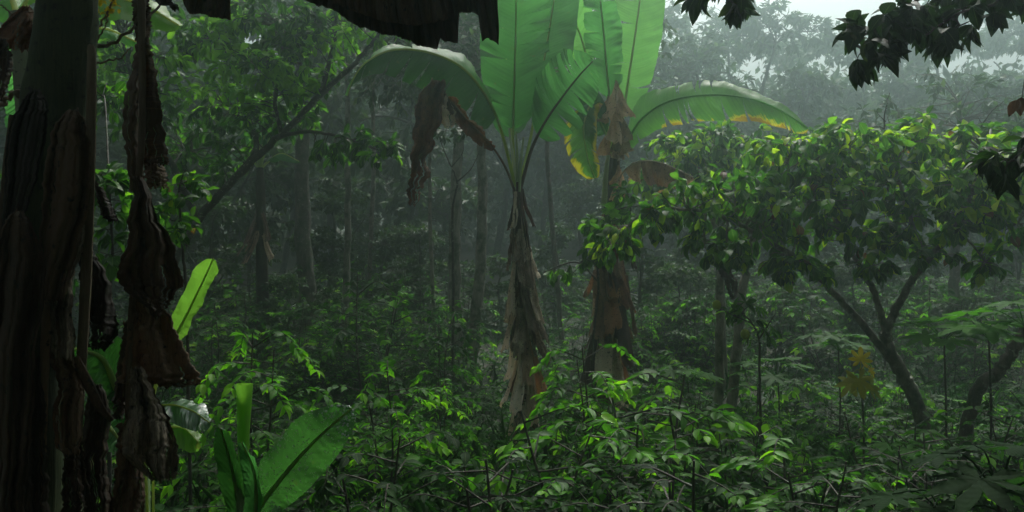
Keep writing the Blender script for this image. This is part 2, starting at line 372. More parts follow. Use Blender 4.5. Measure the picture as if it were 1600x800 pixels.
# ------------------------------------------------------------------ leaf blades and hanging dry sheets
def sl(a, b, t):
    return nrm(a*(1-t)+b*t)
def blade(parent, mid, W, left, right, mat, ribmat, v0=0.15, tears=(0, 0), ruffle=.02, jag=.03, flop=.15, rib=(.02, .005), name='leaf',
          label=None, shape=.45, sweep=.25, seed=0, n=70, nu=8, peak=.8, tip=1.0, taper=0.0, mats=None, lift=1.0):
    """A large leaf: midrib through the world points `mid`, each half turning from its first to its second side direction"""
    rs = random.Random(seed)
    pts = catmull(mid, n); T = nrm(np.gradient(pts, axis=0))
    L = np.concatenate([[0], np.cumsum(np.linalg.norm(np.diff(pts, axis=0), axis=1))]); tot = L[-1]
    mb = MB()
    def at(t):                      # t in blade 0..1
        s = v0+(1-v0)*t; x = s*(n-1); i = min(int(x), n-2); f = x-i
        return pts[i]*(1-f)+pts[i+1]*f, nrm(T[i]*(1-f)+T[i+1]*f), s*tot
    for k, (sd, nt) in enumerate(((left, tears[0]), (right, tears[1]))):
        if sd is None: continue
        cuts = [0]+sorted(rs.uniform(.12, .97) for _ in range(nt))+[1]
        a, b = nrm(V(*sd[0])), nrm(V(*sd[1]))
        wm = sd[2] if len(sd) > 2 else 1.0
        for c0, c1 in zip(cuts[:-1], cuts[1:]):
            if c1-c0 < .004: continue
            rows = max(4, int((c1-c0)*90)); ang = rs.uniform(-flop, flop); lmul = 1-rs.uniform(0, jag*3) if nt else 1; gapw = rs.uniform(.03, .16)
            grid, uvs = [], []
            for i in range(rows):
                q = i/(rows-1); t = c0+(c1-c0)*q
                p, tt, s = at(t)
                w = W*wm*max(0.0, math.sin(math.pi*min(.999, max(.001, t))**peak))**shape*lmul
                if tip < 1: w = W*wm*min(1, (t/.2)**.5)*(1 if t < tip else math.sqrt(max(0, 1-((t-tip)/(1-tip))**2)))
                w *= 1-taper*t
                w *= 1+jag*(mnoise.noise(Vector((t*14, seed, k)))+.6*mnoise.noise(Vector((t*50, seed, k))))
                gap = .0 if nt == 0 else (.02*(1-abs(2*q-1)**6)-.02)
                pos = p.copy(); row = [pos.copy()]; nv = np.cross(tt, a)
                for j in range(1, nu+1):
                    u = j/nu; d = sl(a, b, u**1.3); d = nrm(d+nv*ang*u)
                    pos = pos+d*(w/nu)
                    e = pos+tt*(sweep*w*u*u)+tt*(w*gapw*u*u*((1-2*q)**5)*(1 if (q > .5 and c1 < 1) or (q < .5 and c0 > 0) else 0))
                    nn = np.cross(tt, d)
                    e = e+nn*ruffle*u*(math.sin(t*17+seed*2.1+k)*.7+mnoise.noise(Vector((t*9, u*1.5, seed+k*9)))*1.6+.7*mnoise.noise(Vector((t*34, u*1.2, seed+k*5))))
                    row.append(e)
                grid.append(row); uvs.append([((j/nu)*(1 if k else -1), s) for j in range(nu+1)])
            mb.add(np.array(grid), grid_faces(rows, nu+1), np.array(uvs), r=rs.random(), m=k if mats else 0)
    o = link(name, mb.mesh(name, mats or mat), parent)
    if label: o['label'] = label
    mb = MB(); tube(mb, pts-V(0, .004, 0), [rib[0], rib[0]*.75, rib[0]*.5, rib[1]], 7)
    link('midrib', mb.mesh('midrib', ribmat), o)
    return o

def drape(parent, rows, d, mat, name='dead_leaf', label=None, folds=2.0, amp=.03, bulge=.0, rag=.02, nr=36, nc=14, seed=0, thick=0.0008, tilt=0.0, tears=3):
    """A hanging sheet given by its edges (py, x left, x right) on the photograph's scale at depth d metres; folded in depth"""
    rows = [tuple(r) for r in rows]
    s = np.linspace(0, 1, len(rows)); tt = np.linspace(0, 1, nr)
    c = catmull([V(*r[:3]) for r in rows], nr)
    px = d/F
    grid = np.zeros((nr, nc, 3)); uv = np.zeros((nr, nc, 2))
    for i in range(nr):
        py, xl, xr = c[i]; w = xr-xl
        xl += .45*rag/px*mnoise.noise(Vector((i*2.7, seed, 2)))+rag/px*mnoise.noise(Vector((i*.33, seed*3.1, 0)))+.5*rag/px*mnoise.noise(Vector((i*1.1, seed*3.1, 5)))
        xr += .45*rag/px*mnoise.noise(Vector((i*2.7, seed, 6)))+rag/px*mnoise.noise(Vector((i*.33, seed*3.1, 9)))+.5*rag/px*mnoise.noise(Vector((i*1.1, seed*3.1, 15)))
        for j in range(nc):
            u = j/(nc-1)
            ar = u*folds*math.pi+seed+1.1*tt[i]+.5*math.sin(tt[i]*4+seed)
            wv = 1.1-2.2*abs(math.sin(ar)) + .35*(1-2*abs(math.sin(ar*2.7+3*tt[i])))
            nz = mnoise.noise(Vector((u*2.5+seed*7, tt[i]*4, seed)))
            a = amp*min(1, abs(w)*px/(.08))
            dd = d+a*wv+a*.9*nz+.12*a*mnoise.noise(Vector((u*26, tt[i]*3, seed)))-bulge*(1-(2*u-1)**2)+tilt*tt[i]
            x = xl+w*u; y = py+rag*.8/px*mnoise.noise(Vector((u*4, tt[i]*5, seed+3)))+(tt[i]**6)*rag*1.6/px*mnoise.noise(Vector((u*13, 1, seed+13)))
            if i in (0, nr-1): y += rag*1.5/px*mnoise.noise(Vector((u*9, i, seed+8)))
            grid[i, j] = P(x, y, dd); uv[i, j] = (u, tt[i])
    fc = grid_faces(nr, nc).reshape(nr-1, nc-1, 4); keep = np.ones((nr-1, nc-1), bool); r2 = random.Random(seed+77)
    for _ in range(tears):
        j = r2.randrange(2, nc-3); i0 = int((nr-1)*r2.uniform(.35, .9)); i1 = nr-1 if r2.random() < .5 else min(nr-1, i0+r2.randrange(3, 9))
        for i in range(i0, i1): keep[i, min(nc-2, j+int((i-i0)*r2.uniform(-.05, .12)))] = False
    mb = MB(); mb.add(grid, fc[keep], uv, r=random.Random(seed).random())
    o = link(name, mb.mesh(name, mat), parent)
    if thick:
        md = o.modifiers.new('thickness', 'SOLIDIFY'); md.thickness = thick
    if label: o['label'] = label
    return o

def fringe(parent, prof, ytop, d, mat, name='dead_leaf', label=None, seed=0, nr=26, nc=170, amp=.02, tilt=0.0):
    """A dead leaf hanging over an edge: its torn lower outline as (px, py) points, creased in depth"""
    xs_ = np.linspace(prof[0][0], prof[-1][0], nc); yb = np.interp(xs_, [p[0] for p in prof], [p[1] for p in prof])
    grid = np.zeros((nr, nc, 3)); uv = np.zeros((nr, nc, 2)); px = d/F
    for j, x in enumerate(xs_):
        b_ = yb[j]+3.0*mnoise.noise(Vector((x*.12, seed, 0)))+1.6*mnoise.noise(Vector((x*.6, seed, 4)))
        for i in range(nr):
            t = i/(nr-1); y = ytop+(b_-ytop)*t
            ar = x*.085+seed+.6*math.sin(t*3+x*.01)
            dd = d+amp*(1-2*abs(math.sin(ar)))+amp*.5*(1-2*abs(math.sin(ar*2.3+1)))+amp*mnoise.noise(Vector((x*.02, t*3, seed)))+tilt*t
            grid[i, j] = P(x+2.0*mnoise.noise(Vector((x*.05, t*3, seed+5))), y, dd); uv[i, j] = (j/nc, t)
    mb = MB(); mb.add(grid, grid_faces(nr, nc), uv, r=.4)
    o = link(name, mb.mesh(name, mat), parent)
    md = o.modifiers.new('thickness', 'SOLIDIFY'); md.thickness = .0015
    if label: o['label'] = label
    return o

def flap(parent, top, down, out, length, w0, w1, mat, seed, name='dry_sheath', curl=.9):
    """A dry sheath hanging from a stem: narrow where it is attached, flared and curled at its lower end"""
    rs = random.Random(seed); nr, nc = 16, 11
    down = nrm(down); out = nrm(out); side = nrm(np.cross(down, out))
    grid = np.zeros((nr, nc, 3)); uv = np.zeros((nr, nc, 2)); sway = rs.uniform(-.25, .25); lift = rs.uniform(.08, .45)
    cut = rs.uniform(-.09, .09)
    for i in range(nr):
        t = i/(nr-1); w = w0+(w1-w0)*t**1.2; w *= 1+.2*mnoise.noise(Vector((t*4, seed, 0)))
        for j in range(nc):
            u = 2*j/(nc-1)-1
            a = u*curl*(1-.25*t)+.25*math.sin(t*4+seed)
            tl = t*(1+.12*mnoise.noise(Vector((u*2.5, seed, 4)))*t+cut*u*t*t)
            p = top+down*length*tl+side*(w*math.sin(a)/max(.3, curl)+sway*length*t*t*.35)
            p = p+out*(w*(math.cos(a)-1)*.9+lift*length*t*t*.45+.012*math.sin(u*6+t*5+seed)+.03*mnoise.noise(Vector((u*2, t*4, seed+2)))*t)
            grid[i, j] = p; uv[i, j] = (u, t)
    mb = MB(); mb.add(grid, grid_faces(nr, nc), uv, r=rs.random())
    return link(name, mb.mesh(name, mat), parent)

# ------------------------------------------------------------------ trees
def make_tree(name, label, cat, limbs, clumps, leafmat, barkmat, tpl, L, W, per=9, group=None, base=None, world=True, twig=.012, droop=.5, bias=None, sides=9, wob=.04, extras=None):
    """limbs: (points, r0, r1); clumps: (centre, radii, number of twigs)"""
    root = thing(name, label, cat, tuple(base) if base is not None else tuple(limbs[0][0][0]), group)
    mb = MB(); sk = []
    for pts, r0, r1 in limbs:
        n = max(10, len(pts)*7); q = catmull(pts, n)
        q[1:-1] += rng.normal(0, r0*.12, (n-2, 3))
        tube(mb, q, np.linspace(r0, r1, n), sides, wob=wob); sk.append(q)
    sk = np.concatenate(sk)
    lm = MB(); pos, dr, rr = [], [], []
    for c, rad, nt in clumps:
        c = np.asarray(c, float); rad = np.asarray(rad, float)
        hub_i = np.argmin(np.linalg.norm(sk-c, axis=1)); hub = sk[hub_i]
        # one bough into the clump
        mid = (hub+c)/2+V(0, 0, .15*np.linalg.norm(c-hub))
        bq = catmull([hub, mid, c], 8); tube(mb, bq, [twig*2.2, twig*1.3], 5, cap=False)
        loc = np.concatenate([sk, bq])
        for _ in range(nt):
            e = c+rdir(1)[0]*rad*rng.uniform(.35, 1)**.5
            st = loc[np.argmin(np.linalg.norm(loc-e, axis=1)+rng.uniform(0, .35*rad.max(), len(loc)))]
            dd = np.linalg.norm(e-st); mdp = (st+e)/2+V(*rng.normal(0, .1*dd, 3))+V(0, 0, .12*dd)
            q = catmull([st, mdp, e], 6); tube(mb, q, [twig, twig*.3], 4, cap=False)
            k = per+int(rng.integers(-2, 3)); t = rng.uniform(.35, 1, k)**.6
            i = np.clip((t*5).astype(int), 0, 4); f = (t*5-i)[:, None]
            pp = q[i]*(1-f)+q[i+1]*f
            axis = nrm(q[-1]-q[0])
            d = nrm(rdir(k)*1.0+axis*.8+V(0, 0, -droop))
            pos.append(pp); dr.append(d)
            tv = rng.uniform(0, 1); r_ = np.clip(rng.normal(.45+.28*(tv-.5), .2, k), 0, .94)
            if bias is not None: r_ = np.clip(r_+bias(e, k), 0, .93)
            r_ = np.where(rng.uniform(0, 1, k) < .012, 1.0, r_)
            rr.append(r_)
    pos = np.concatenate(pos); dr = np.concatenate(dr); rr = np.concatenate(rr); n = len(pos)
    up = nrm(V(0, 0, 1)+rng.normal(0, .5, (n, 3)))
    s = rng.uniform(.65, 1.15, n)
    leaves(lm, tpl, pos, dr, up, L*s, W*s*rng.uniform(.8, 1.15, n), rr)
    link('trunk', mb.mesh('trunk', barkmat), root); link('crown', lm.mesh('crown', leafmat), root)
    return root
def copy_tree(o, parent=None):
    c = o.copy(); COL.objects.link(c); c.parent = parent
    for ch in list(o.children): copy_tree(ch, c)
    return c
def C(px, py, d, rx, ry, rd, n): return (P(px, py, d), (rx/F*d, rd, ry/F*d), n)
def gp(px, d):                      # a point on the ground at this picture column and distance
    x = (px-800)/F*d; return V(x, d, float(ground(x, d))-.03)

# ================================================================== OBJECTS
UP = V(0, 0, 1); DN = V(0, 0, -1); FW = V(0, 1, 0); BK = V(0, -1, 0); RT = V(1, 0, 0); LT = V(-1, 0, 0)
def sheath_skirt(parent, stem, t0, t1, n, mats, r, seed, lmin=.35, lmax=.75, w=.11, front=True):
    q = catmull(stem, 60); rs = random.Random(seed)
    for i in range(n):
        t = t0+(t1-t0)*((i+rs.random()*.6)/n); p = q[int(t*59)]
        a = rs.uniform(-1, 1)*2.3 if front else rs.uniform(-3.1, 3.1)
        out = V(math.sin(a), -math.cos(a), 0)
        dn = nrm(DN+V(rs.uniform(-.12, .12), 0, 0)+out*rs.uniform(.02, .3))
        flap(parent, p+out*r*(1-.35*(1-t)), dn, out, rs.uniform(lmin, lmax), w*.35, w*rs.uniform(.6, 1.25), rs.choice(mats), seed*100+i, curl=rs.uniform(.6, 1.5))

# ---------- banana plant with the ragged skirt in the middle of the picture
dA = 9.7
baseA = gp(824, dA)
A = thing('banana_plant', 'green banana plant in the centre with a skirt of grey dry sheaths down its stem', 'banana plant', tuple(baseA))
stemA = [P(808, 285, dA), P(812, 360, dA), P(818, 470, dA), P(823, 590, dA), baseA-V(0, 0, .1)]
mb = MB(); tube(mb, stemA, [.05, .07, .085, .1, .13], 14, 40, ridge=.08, ridges=4, wob=.05); link('trunk', mb.mesh('trunk', M_drydark), A)
cA = P(808, 292, dA)
blade(A, [cA, P(802, 225, dA), P(803, 150, dA-.05), P(806, 40, dA-.1), P(806, -60, dA-.35), P(800, -140, dA-.9)], .43,
      (LT+BK*.2, LT+BK*.1), (RT+BK*.5, RT*1+FW*.3), M_ban, M_pethead, v0=.27, tears=(7, 8), seed=3, ruffle=.05, flop=.3, rib=(.017, .007), shape=.4)
blade(A, [cA+V(-.02, -.03, 0), P(786, 215, 9.6), P(765, 160, 9.45), P(725, 108, 9.2), P(670, 82, 9.0), P(615, 78, 8.8), P(574, 96, 8.6), P(553, 122, 8.5), P(543, 150, 8.45)], .6,
      (V(-.35, -.35, -.9), V(-.1, -.1, -1)), (V(.0, .9, .55), V(0, 1, .3), .8), M_bandark, M_pethead, v0=.2, tears=(8, 6), seed=12, ruffle=.035, flop=.2, rib=(.02, .006), shape=.55, peak=.6, taper=.85, mats=[M_bandark, M_banlight])
blade(A, [cA+V(.03, 0, -.05), P(830, 235, 9.7), P(852, 190, 9.65), P(880, 150, 9.6), P(905, 118, 9.5), P(926, 96, 9.4)], .42,
      (V(-.75, -.6, .35), V(-.5, -.3, .8)), (V(.7, -.3, -.8), V(.3, .1, -1)), M_ban, M_petbrown, v0=.3, tears=(6, 5), seed=21, ruffle=.04, flop=.25, rib=(.022, .007), shape=.5)
blade(A, [cA+V(.02, .04, 0), P(828, 220, 9.9), P(842, 140, 10.1), P(856, 60, 10.3), P(872, -30, 10.5), P(900, -110, 10.7)], .36,
      (V(-1, .2, 0), V(-.8, .3, -.1)), (V(1, -.2, 0), V(.9, .1, -.3)), M_ban, M_pethead, v0=.3, tears=(3, 5), seed=5, ruffle=.04, flop=.3, rib=(.02, .007))
blade(A, [cA+V(-.01, .05, 0), P(800, 230, 9.9), P(795, 140, 10.3), P(788, 60, 10.9), P(780, 10, 11.6)], .33,
      (V(-1, .1, .1), V(-1, 0, -.3)), (V(1, .1, .1), V(1, 0, -.3)), M_ban, M_pethead, v0=.3, tears=(3, 3), seed=8, ruffle=.03, rib=(.02, .007))
for k, (dx, px, py) in enumerate(((.0, 795, 200), (.02, 818, 215), (-.02, 806, 205))):
    mb = MB(); tube(mb, [cA+V(dx, -.03, -.08), P((px+808)/2+1, 250, dA-.03), P(px, py, dA-.02)], [.022, .018, .01], 8, 14); link('petiole', mb.mesh('petiole', M_petiole), A)
# hanging dead leaf
o = blade(A, [cA+V(-.03, -.06, -.05), P(790, 262, 9.45), P(766, 225, 9.3), P(735, 193, 9.15), P(705, 158, 9.0), P(683, 133, 8.95)], .17,
      (V(-.3, -.5, -.9), V(.1, .3, -1)), (V(.4, -.4, .5), V(-.1, -.6, -.9), .7), M_drybrown, M_petbrown, v0=.36, tears=(1, 1), seed=31, ruffle=.05, jag=.15, rib=(.016, .008), name='dead_leaf')
drape(A, [(125, 672, 694), (150, 657, 697), (185, 648, 690), (215, 645, 678), (232, 643, 676), (252, 642, 664), (272, 641, 672), (290, 637, 660), (305, 635, 655), (320, 639, 650)], 8.9, M_drybrown,
      name='dead_leaf', folds=1.3, amp=.07, bulge=.06, rag=.035, seed=4, nr=50)
drape(A, [(150, 690, 700), (165, 688, 708), (188, 688, 712), (200, 696, 706)], 8.98, M_drygrey, name='dead_leaf', folds=1, amp=.03, rag=.02, seed=6)
# hand placed flaps of the skirt, then small ones
skA = [(300, 806, 60, 14, .7), (322, 818, 90, 16, .6), (345, 824, 110, 22, .5), (358, 812, 90, 20, 1), (385, 829, 120, 26, .9), (400, 803, 95, 20, .9), (420, 820, 100, 30, .6), (428, 795, 78, 24, .4),
       (440, 838, 95, 26, .9), (452, 812, 105, 34, .4), (470, 798, 80, 24, .8), (480, 842, 88, 30, .9), (500, 822, 100, 34, .3), (515, 797, 80, 26, .9), (530, 835, 85, 30, .2), (548, 812, 95, 34, .8),
       (562, 798, 70, 26, .9), (575, 832, 85, 32, .3), (600, 815, 85, 34, .5), (615, 802, 80, 26, .5), (635, 828, 70, 30, .2), (650, 812, 60, 30, .4)]
for i, (py, px, ln, w, gr) in enumerate(skA):
    cx = np.interp(py, [285, 360, 470, 590, 700], [808, 812, 818, 823, 825]); a = max(-1.3, min(1.3, (px-cx)/22.0))
    out = V(math.sin(a), -math.cos(a), 0)
    flap(A, P(cx, py, dA)+out*.085+V((px-cx)/F*dA*.3, 0, 0), DN+out*.12, out, ln/137*.95, w/137*.2, w/137*.48, M_drygrey if gr > .35 else (M_dry if gr > .25 else M_drybrown), 900+i, name='dry_sheath', curl=.8+.5*((i*7) % 5)/5)
r2 = random.Random(404)
for i in range(34):
    py = 330+i*10.2; cx = np.interp(py, [285, 360, 470, 590, 700], [808, 812, 818, 823, 825]); a = r2.uniform(-1.5, 1.5); out = V(math.sin(a), -math.cos(a), 0)
    flap(A, P(cx, py, dA)+out*(.08+.03*(py-330)/350), DN+out*.1+V(r2.uniform(-.15, .15), 0, 0), out, r2.uniform(.22, .5), .035, r2.uniform(.07, .15), r2.choice([M_drygrey, M_drygrey, M_drygrey, M_drygrey, M_dry, M_drydark]), 1700+i, name='dry_sheath', curl=r2.uniform(.9, 1.6))
sheath_skirt(A, stemA, .02, .95, 16, [M_drygrey, M_dry, M_drymid, M_drydark], .09, 17, .25, .5, .09, front=False)
for k, (px, py, e) in enumerate(((801, 410, 788), (824, 395, 846), (830, 420, 852))):
    mb = MB(); tube(mb, [P(811, 300, dA-.08), P((px+811)/2+3*(k-1), (300+py)/2, dA-.13), P(px, py, dA-.14)], [.014, .012, .008], 6, 12); link('petiole', mb.mesh('petiole', M_petbrown), A)

# ---------- banana plant with the arched, yellow edged leaf
dB = 11.0
baseB = gp(950, dB)
B = thing('banana_plant', 'banana plant with pagoda-like tan dead leaf and a long arched yellow-edged leaf', 'banana plant', tuple(baseB))
stemB = [P(962, 238, dB), P(955, 300, dB), P(950, 380, dB), P(949, 470, dB), P(950, 580, dB), baseB-V(0, 0, .1)]
mb = MB(); tube(mb, stemB, [.055, .07, .085, .1, .115, .13], 14, 44, ridge=.1, ridges=4, wob=.06); link('trunk', mb.mesh('trunk', M_drydark), B)
cB = P(962, 245, dB)
blade(B, [cB, P(957, 190, dB), P(950, 130, dB-.05), P(944, 60, dB-.1), P(938, 0, dB-.15), P(930, -70, dB-.3)], .27,
      (V(-1, -.4, 0), V(-.9, .4, -.4)), (V(1, -.5, 0), V(.8, -.5, -.5)), M_ban, M_pethead, v0=.33, tears=(5, 6), seed=41, ruffle=.06, flop=.7, jag=.06, rib=(.02, .008))
blade(B, [cB+V(0, .05, 0), P(972, 190, 11.3), P(984, 110, 11.5), P(996, 30, 11.6), P(1006, -50, 11.8), P(1015, -130, 12.2)], .37,
      (V(-1, .3, 0), V(-1, .1, 0)), (V(1, .1, -.12), V(1, .1, -.1)), M_banlight, M_pethead, v0=.22, tears=(4, 3), seed=44, ruffle=.02, flop=.1, rib=(.024, .009), shape=.38)
blade(B, [cB+V(.04, -.03, -.03), P(980, 222, 10.8), P(1003, 185, 10.6), P(1045, 158, 10.4), P(1105, 148, 10.2), P(1165, 153, 10.0), P(1215, 170, 9.9), P(1262, 200, 9.8)], .34,
      (V(-.35, .8, 1.0), V(-.1, 1.0, .7)), (V(-.1, -.4, -.8), V(.05, -.1, -1), 1.05), M_banedge, M_banlight, v0=.1, tears=(5, 9), seed=47, ruffle=.03, flop=.14, rib=(.02, .006), shape=.5, peak=.85, mats=[M_banlight, M_banedge])
blade(B, [cB+V(-.03, 0, 0), P(950, 200, 10.8), P(938, 165, 10.7), P(922, 165, 10.5), P(912, 200, 10.4), P(918, 245, 10.35), P(930, 278, 10.3)], .27,
      (V(-1, -.3, -.1), V(-.7, .1, -.5)), (V(1, -.3, 0), V(.8, .2, -.2), .6), M_banedge2, M_pethead, v0=.35, tears=(4, 2), seed=50, ruffle=.03, flop=.2, rib=(.018, .006))
blade(B, [cB+V(-.04, .05, 0), P(945, 185, 11.1), P(925, 120, 11.2), P(905, 50, 11.3), P(880, 0, 11.2), P(850, -22, 11.1)], .3,
      (V(-1, -.2, -.5), V(-.6, -.2, -1)), (V(.7, .2, .7), V(1, 0, .4)), M_banlight, M_pethead, v0=.45, tears=(2, 2), seed=53, ruffle=.03, rib=(.02, .007))
blade(B, [cB+V(-.04, -.05, 0), P(945, 205, 10.7), P(925, 170, 10.6), P(905, 150, 10.4)], .22,
      (V(-.8, -.4, -.5), V(-.3, 0, -1)), (V(.6, -.4, .6), V(.3, -.2, .9)), M_bandark, M_pethead, v0=.3, tears=(1, 1), seed=56, rib=(.018, .006))
# stacked dead leaf
tiers = [(126, 963, 27, 58, M_tan), (150, 950, 20, 42, M_tan), (166, 965, 26, 56, M_tan), (190, 972, 20, 48, M_dry), (192, 956, 24, 52, M_tan), (214, 963, 14, 34, M_dry), (258, 966, 10, 32, M_tan), (280, 967, 11, 34, M_tan)]
for i, (py, px, w, ln, m_) in enumerate(tiers):
    for s_ in (-1, 1):
        flap(B, P(px, py, dB-.34+.02*i), DN+V(.22*s_, -.05, 0), V(s_*.5, -.85, 0), ln/121, .01, w/121*.8, m_, 300+i*2+s_, name='dead_leaf', curl=.8)
mb = MB(); tube(mb, [P(962, 125, dB-.27), P(963, 190, dB-.25), P(967, 250, dB-.2), P(960, 300, dB-.12)], [.008, .014, .018, .02], 7, 18); link('midrib', mb.mesh('midrib', M_petbrown), B)
mb = MB(); tube(mb, [P(944, 318, dB-.1), P(947, 270, dB-.16), P(951, 236, dB-.1)], [.04, .03, .022], 8, 14); link('petiole', mb.mesh('petiole', M_petiole), B)
blade(B, [P(958, 300, 10.8), P(975, 268, 10.5), P(1000, 252, 10.3), P(1035, 255, 10.2), P(1083, 277, 10.1)], .3,
      (V(-.2, -.3, -1), V(0, .2, -1)), (V(-.1, .9, .1), V(0, .8, -.6), .6), M_dry, M_drygrey, v0=.3, tears=(2, 2), seed=59, ruffle=.06, jag=.12, rib=(.014, .01), name='dead_leaf')
skB = [(330, 948, 90, 34, 0), (352, 962, 80, 30, 1), (372, 938, 95, 36, 1), (382, 966, 100, 40, 2), (405, 950, 110, 40, 2), (425, 934, 100, 36, 1), (440, 970, 110, 38, 0), (470, 945, 120, 46, 3), (480, 972, 90, 36, 1),
       (490, 930, 110, 40, 0), (520, 960, 110, 44, 3), (540, 940, 100, 44, 0), (350, 985, 70, 22, 0), (430, 990, 90, 26, 0), (560, 960, 90, 40, 1)]
for i, (py, px, ln, w, gr) in enumerate(skB):
    a = max(-1.3, min(1.3, (px-951)/28.0)); out = V(math.sin(a), -math.cos(a), 0)
    flap(B, P(951, py, dB)+out*.13+V((px-951)/F*dB*.35, 0, 0), DN+out*.1, out, ln/121*1.0, w/121*.22, w/121*.5, (M_drydark, M_drymid, M_drybrown, M_drygrey)[gr], 500+i, curl=.9)
r2 = random.Random(505)
for i in range(34):
    py = 335+i*8; a = r2.uniform(-1.5, 1.5); out = V(math.sin(a), -math.cos(a), 0)
    flap(B, P(951, py, dB)+out*(.1+.04*(py-335)/270), DN+out*.1+V(r2.uniform(-.15, .15), 0, 0), out, r2.uniform(.3, .7), .04, r2.uniform(.07, .16), r2.choice([M_drydark, M_drydark, M_drymid, M_drymid, M_dry, M_drybrown, M_tan]), 1900+i, name='dry_sheath', curl=r2.uniform(.9, 1.6))
sheath_skirt(B, stemB, .25, .95, 18, [M_drydark, M_drymid, M_dry, M_drydark], .13, 23, .35, .75, .14, front=False)

# ---------- foreground banana plant at the left edge
dF = 2.45
baseF = gp(20, dF)
Fp = thing('banana_plant', 'big dark banana plant close by at the left edge with hanging dead leaves', 'banana plant', tuple(baseF))
stemF = [P(112, -320, 2.5), P(108, 0, 2.5), P(92, 150, 2.5), P(66, 330, 2.48), P(48, 500, 2.46), P(35, 700, 2.45), baseF-V(0, 0, .1)]
mb = MB(); tube(mb, stemF, [.07, .08, .092, .1, .105, .11, .13], 22, 60, ridge=.07, ridges=3, wob=.025); link('trunk', mb.mesh('trunk', M_stemgreen), Fp)
# live crown above the frame, shading the foreground
cF = P(112, -300, 2.5)
for k, (az, ln, dz) in enumerate(((-60, 2.2, .9), (-10, 2.3, 1.3), (35, 2.2, .9), (75, 2.0, 1.0), (120, 2.3, .8), (265, 2.2, .7))):
    d_ = V(math.sin(R(az)), math.cos(R(az)), 0)
    sd_ = np.cross(d_, UP)
    blade(Fp, [cF, cF+d_*.35+UP*.55, cF+d_*1.0+UP*(dz), cF+d_*1.6+UP*(dz*.9), cF+d_*ln+UP*(dz*.45+.15)], .33, (sd_+UP*.2, sd_-UP*.4), (-sd_+UP*.2, -sd_-UP*.4),
          M_bandark, M_pethead, v0=.2, tears=(4, 4), seed=70+k, n=40, nu=5, flop=.3)
# sheets on the stem
fs = [([(140, 48, 62), (165, 30, 74), (210, 12, 72), (270, 8, 60), (335, 4, 40), (400, 2, 24)], 2.33, M_drydark, 1),
      ([(172, 108, 124), (200, 84, 136), (260, 70, 142), (320, 66, 138), (400, 60, 118), (470, 58, 100)], 2.3, M_drydark, 2),
      ([(270, 100, 112), (320, 96, 126), (380, 84, 132), (420, 76, 118), (450, 66, 112), (500, 70, 114), (560, 84, 118)], 2.36, M_drygrey, 3),
      ([(380, 128, 142), (430, 124, 166), (480, 126, 178), (520, 128, 184), (545, 132, 165)], 2.5, M_drydark, 4),
      ([(330, 22, 34), (352, 8, 52), (420, -5, 72), (520, -5, 60), (640, -8, 52), (760, -8, 40), (830, -8, 42)], 2.28, M_drydark, 5),
      ([(500, 80, 104), (560, 78, 120), (600, 92, 128), (640, 84, 130), (690, 86, 126), (710, 100, 122)], 2.38, M_drymid, 6),
      ([(560, 46, 62), (640, 50, 74), (720, 40, 74), (830, 36, 78)], 2.34, M_drydark, 7),
      ([(690, 104, 128), (740, 98, 134), (830, 96, 160)], 2.4, M_drymid, 8),
      ([(640, 20, 44), (700, 14, 50), (830, 8, 50)], 2.3, M_drydark, 9),
      ([(600, 140, 160), (650, 132, 172), (720, 128, 166), (780, 134, 176), (830, 140, 180)], 2.46, M_drydark, 10),
      ([(285, 146, 152), (305, 150, 166), (335, 158, 180), (345, 170, 182)], 2.5, M_drymid, 14),
      ([(10, 34, 46), (30, 12, 60), (60, -10, 70), (78, 0, 60)], 2.6, M_drybrown, 11),
      ([(60, -20, 8), (100, -30, 20), (160, -30, 4)], 2.55, M_drydark, 12),
      ([(78, 44, 70), (100, 46, 74), (130, 48, 66)], 2.52, M_drybrown, 13)]
for rows, d, m, sd in fs:
    drape(Fp, rows, d, m, name='dead_leaf', folds=1.6, amp=.016, bulge=.03, rag=.008, seed=sd, nr=60, nc=36, tears=5)
for pts, r in (([(139, 84, 2.4), (143, 82, 2.38), (142, 200, 2.36), (136, 400, 2.36), (128, 560, 2.38), (120, 700, 2.4), (118, 860, 2.4)], (.006, .012, .014, .014, .012, .012)),
               ([(118, 560, 2.36), (138, 600, 2.34), (156, 636, 2.33), (174, 656, 2.36)], (.012, .014, .012, .008)),
               ([(78, 400, 2.33), (70, 560, 2.33), (60, 860, 2.34)], (.012, .012, .012)),
               ([(20, 180, 2.33), (6, 330, 2.33), (0, 600, 2.33), (4, 860, 2.33)], (.01, .012, .012, .012))):
    mb = MB(); tube(mb, [P(*p) for p in pts], r, 9, 40, ridge=.15, ridges=2, wob=.03); link('petiole', mb.mesh('petiole', M_petbrown if r[0] < .011 else M_drymid), Fp)
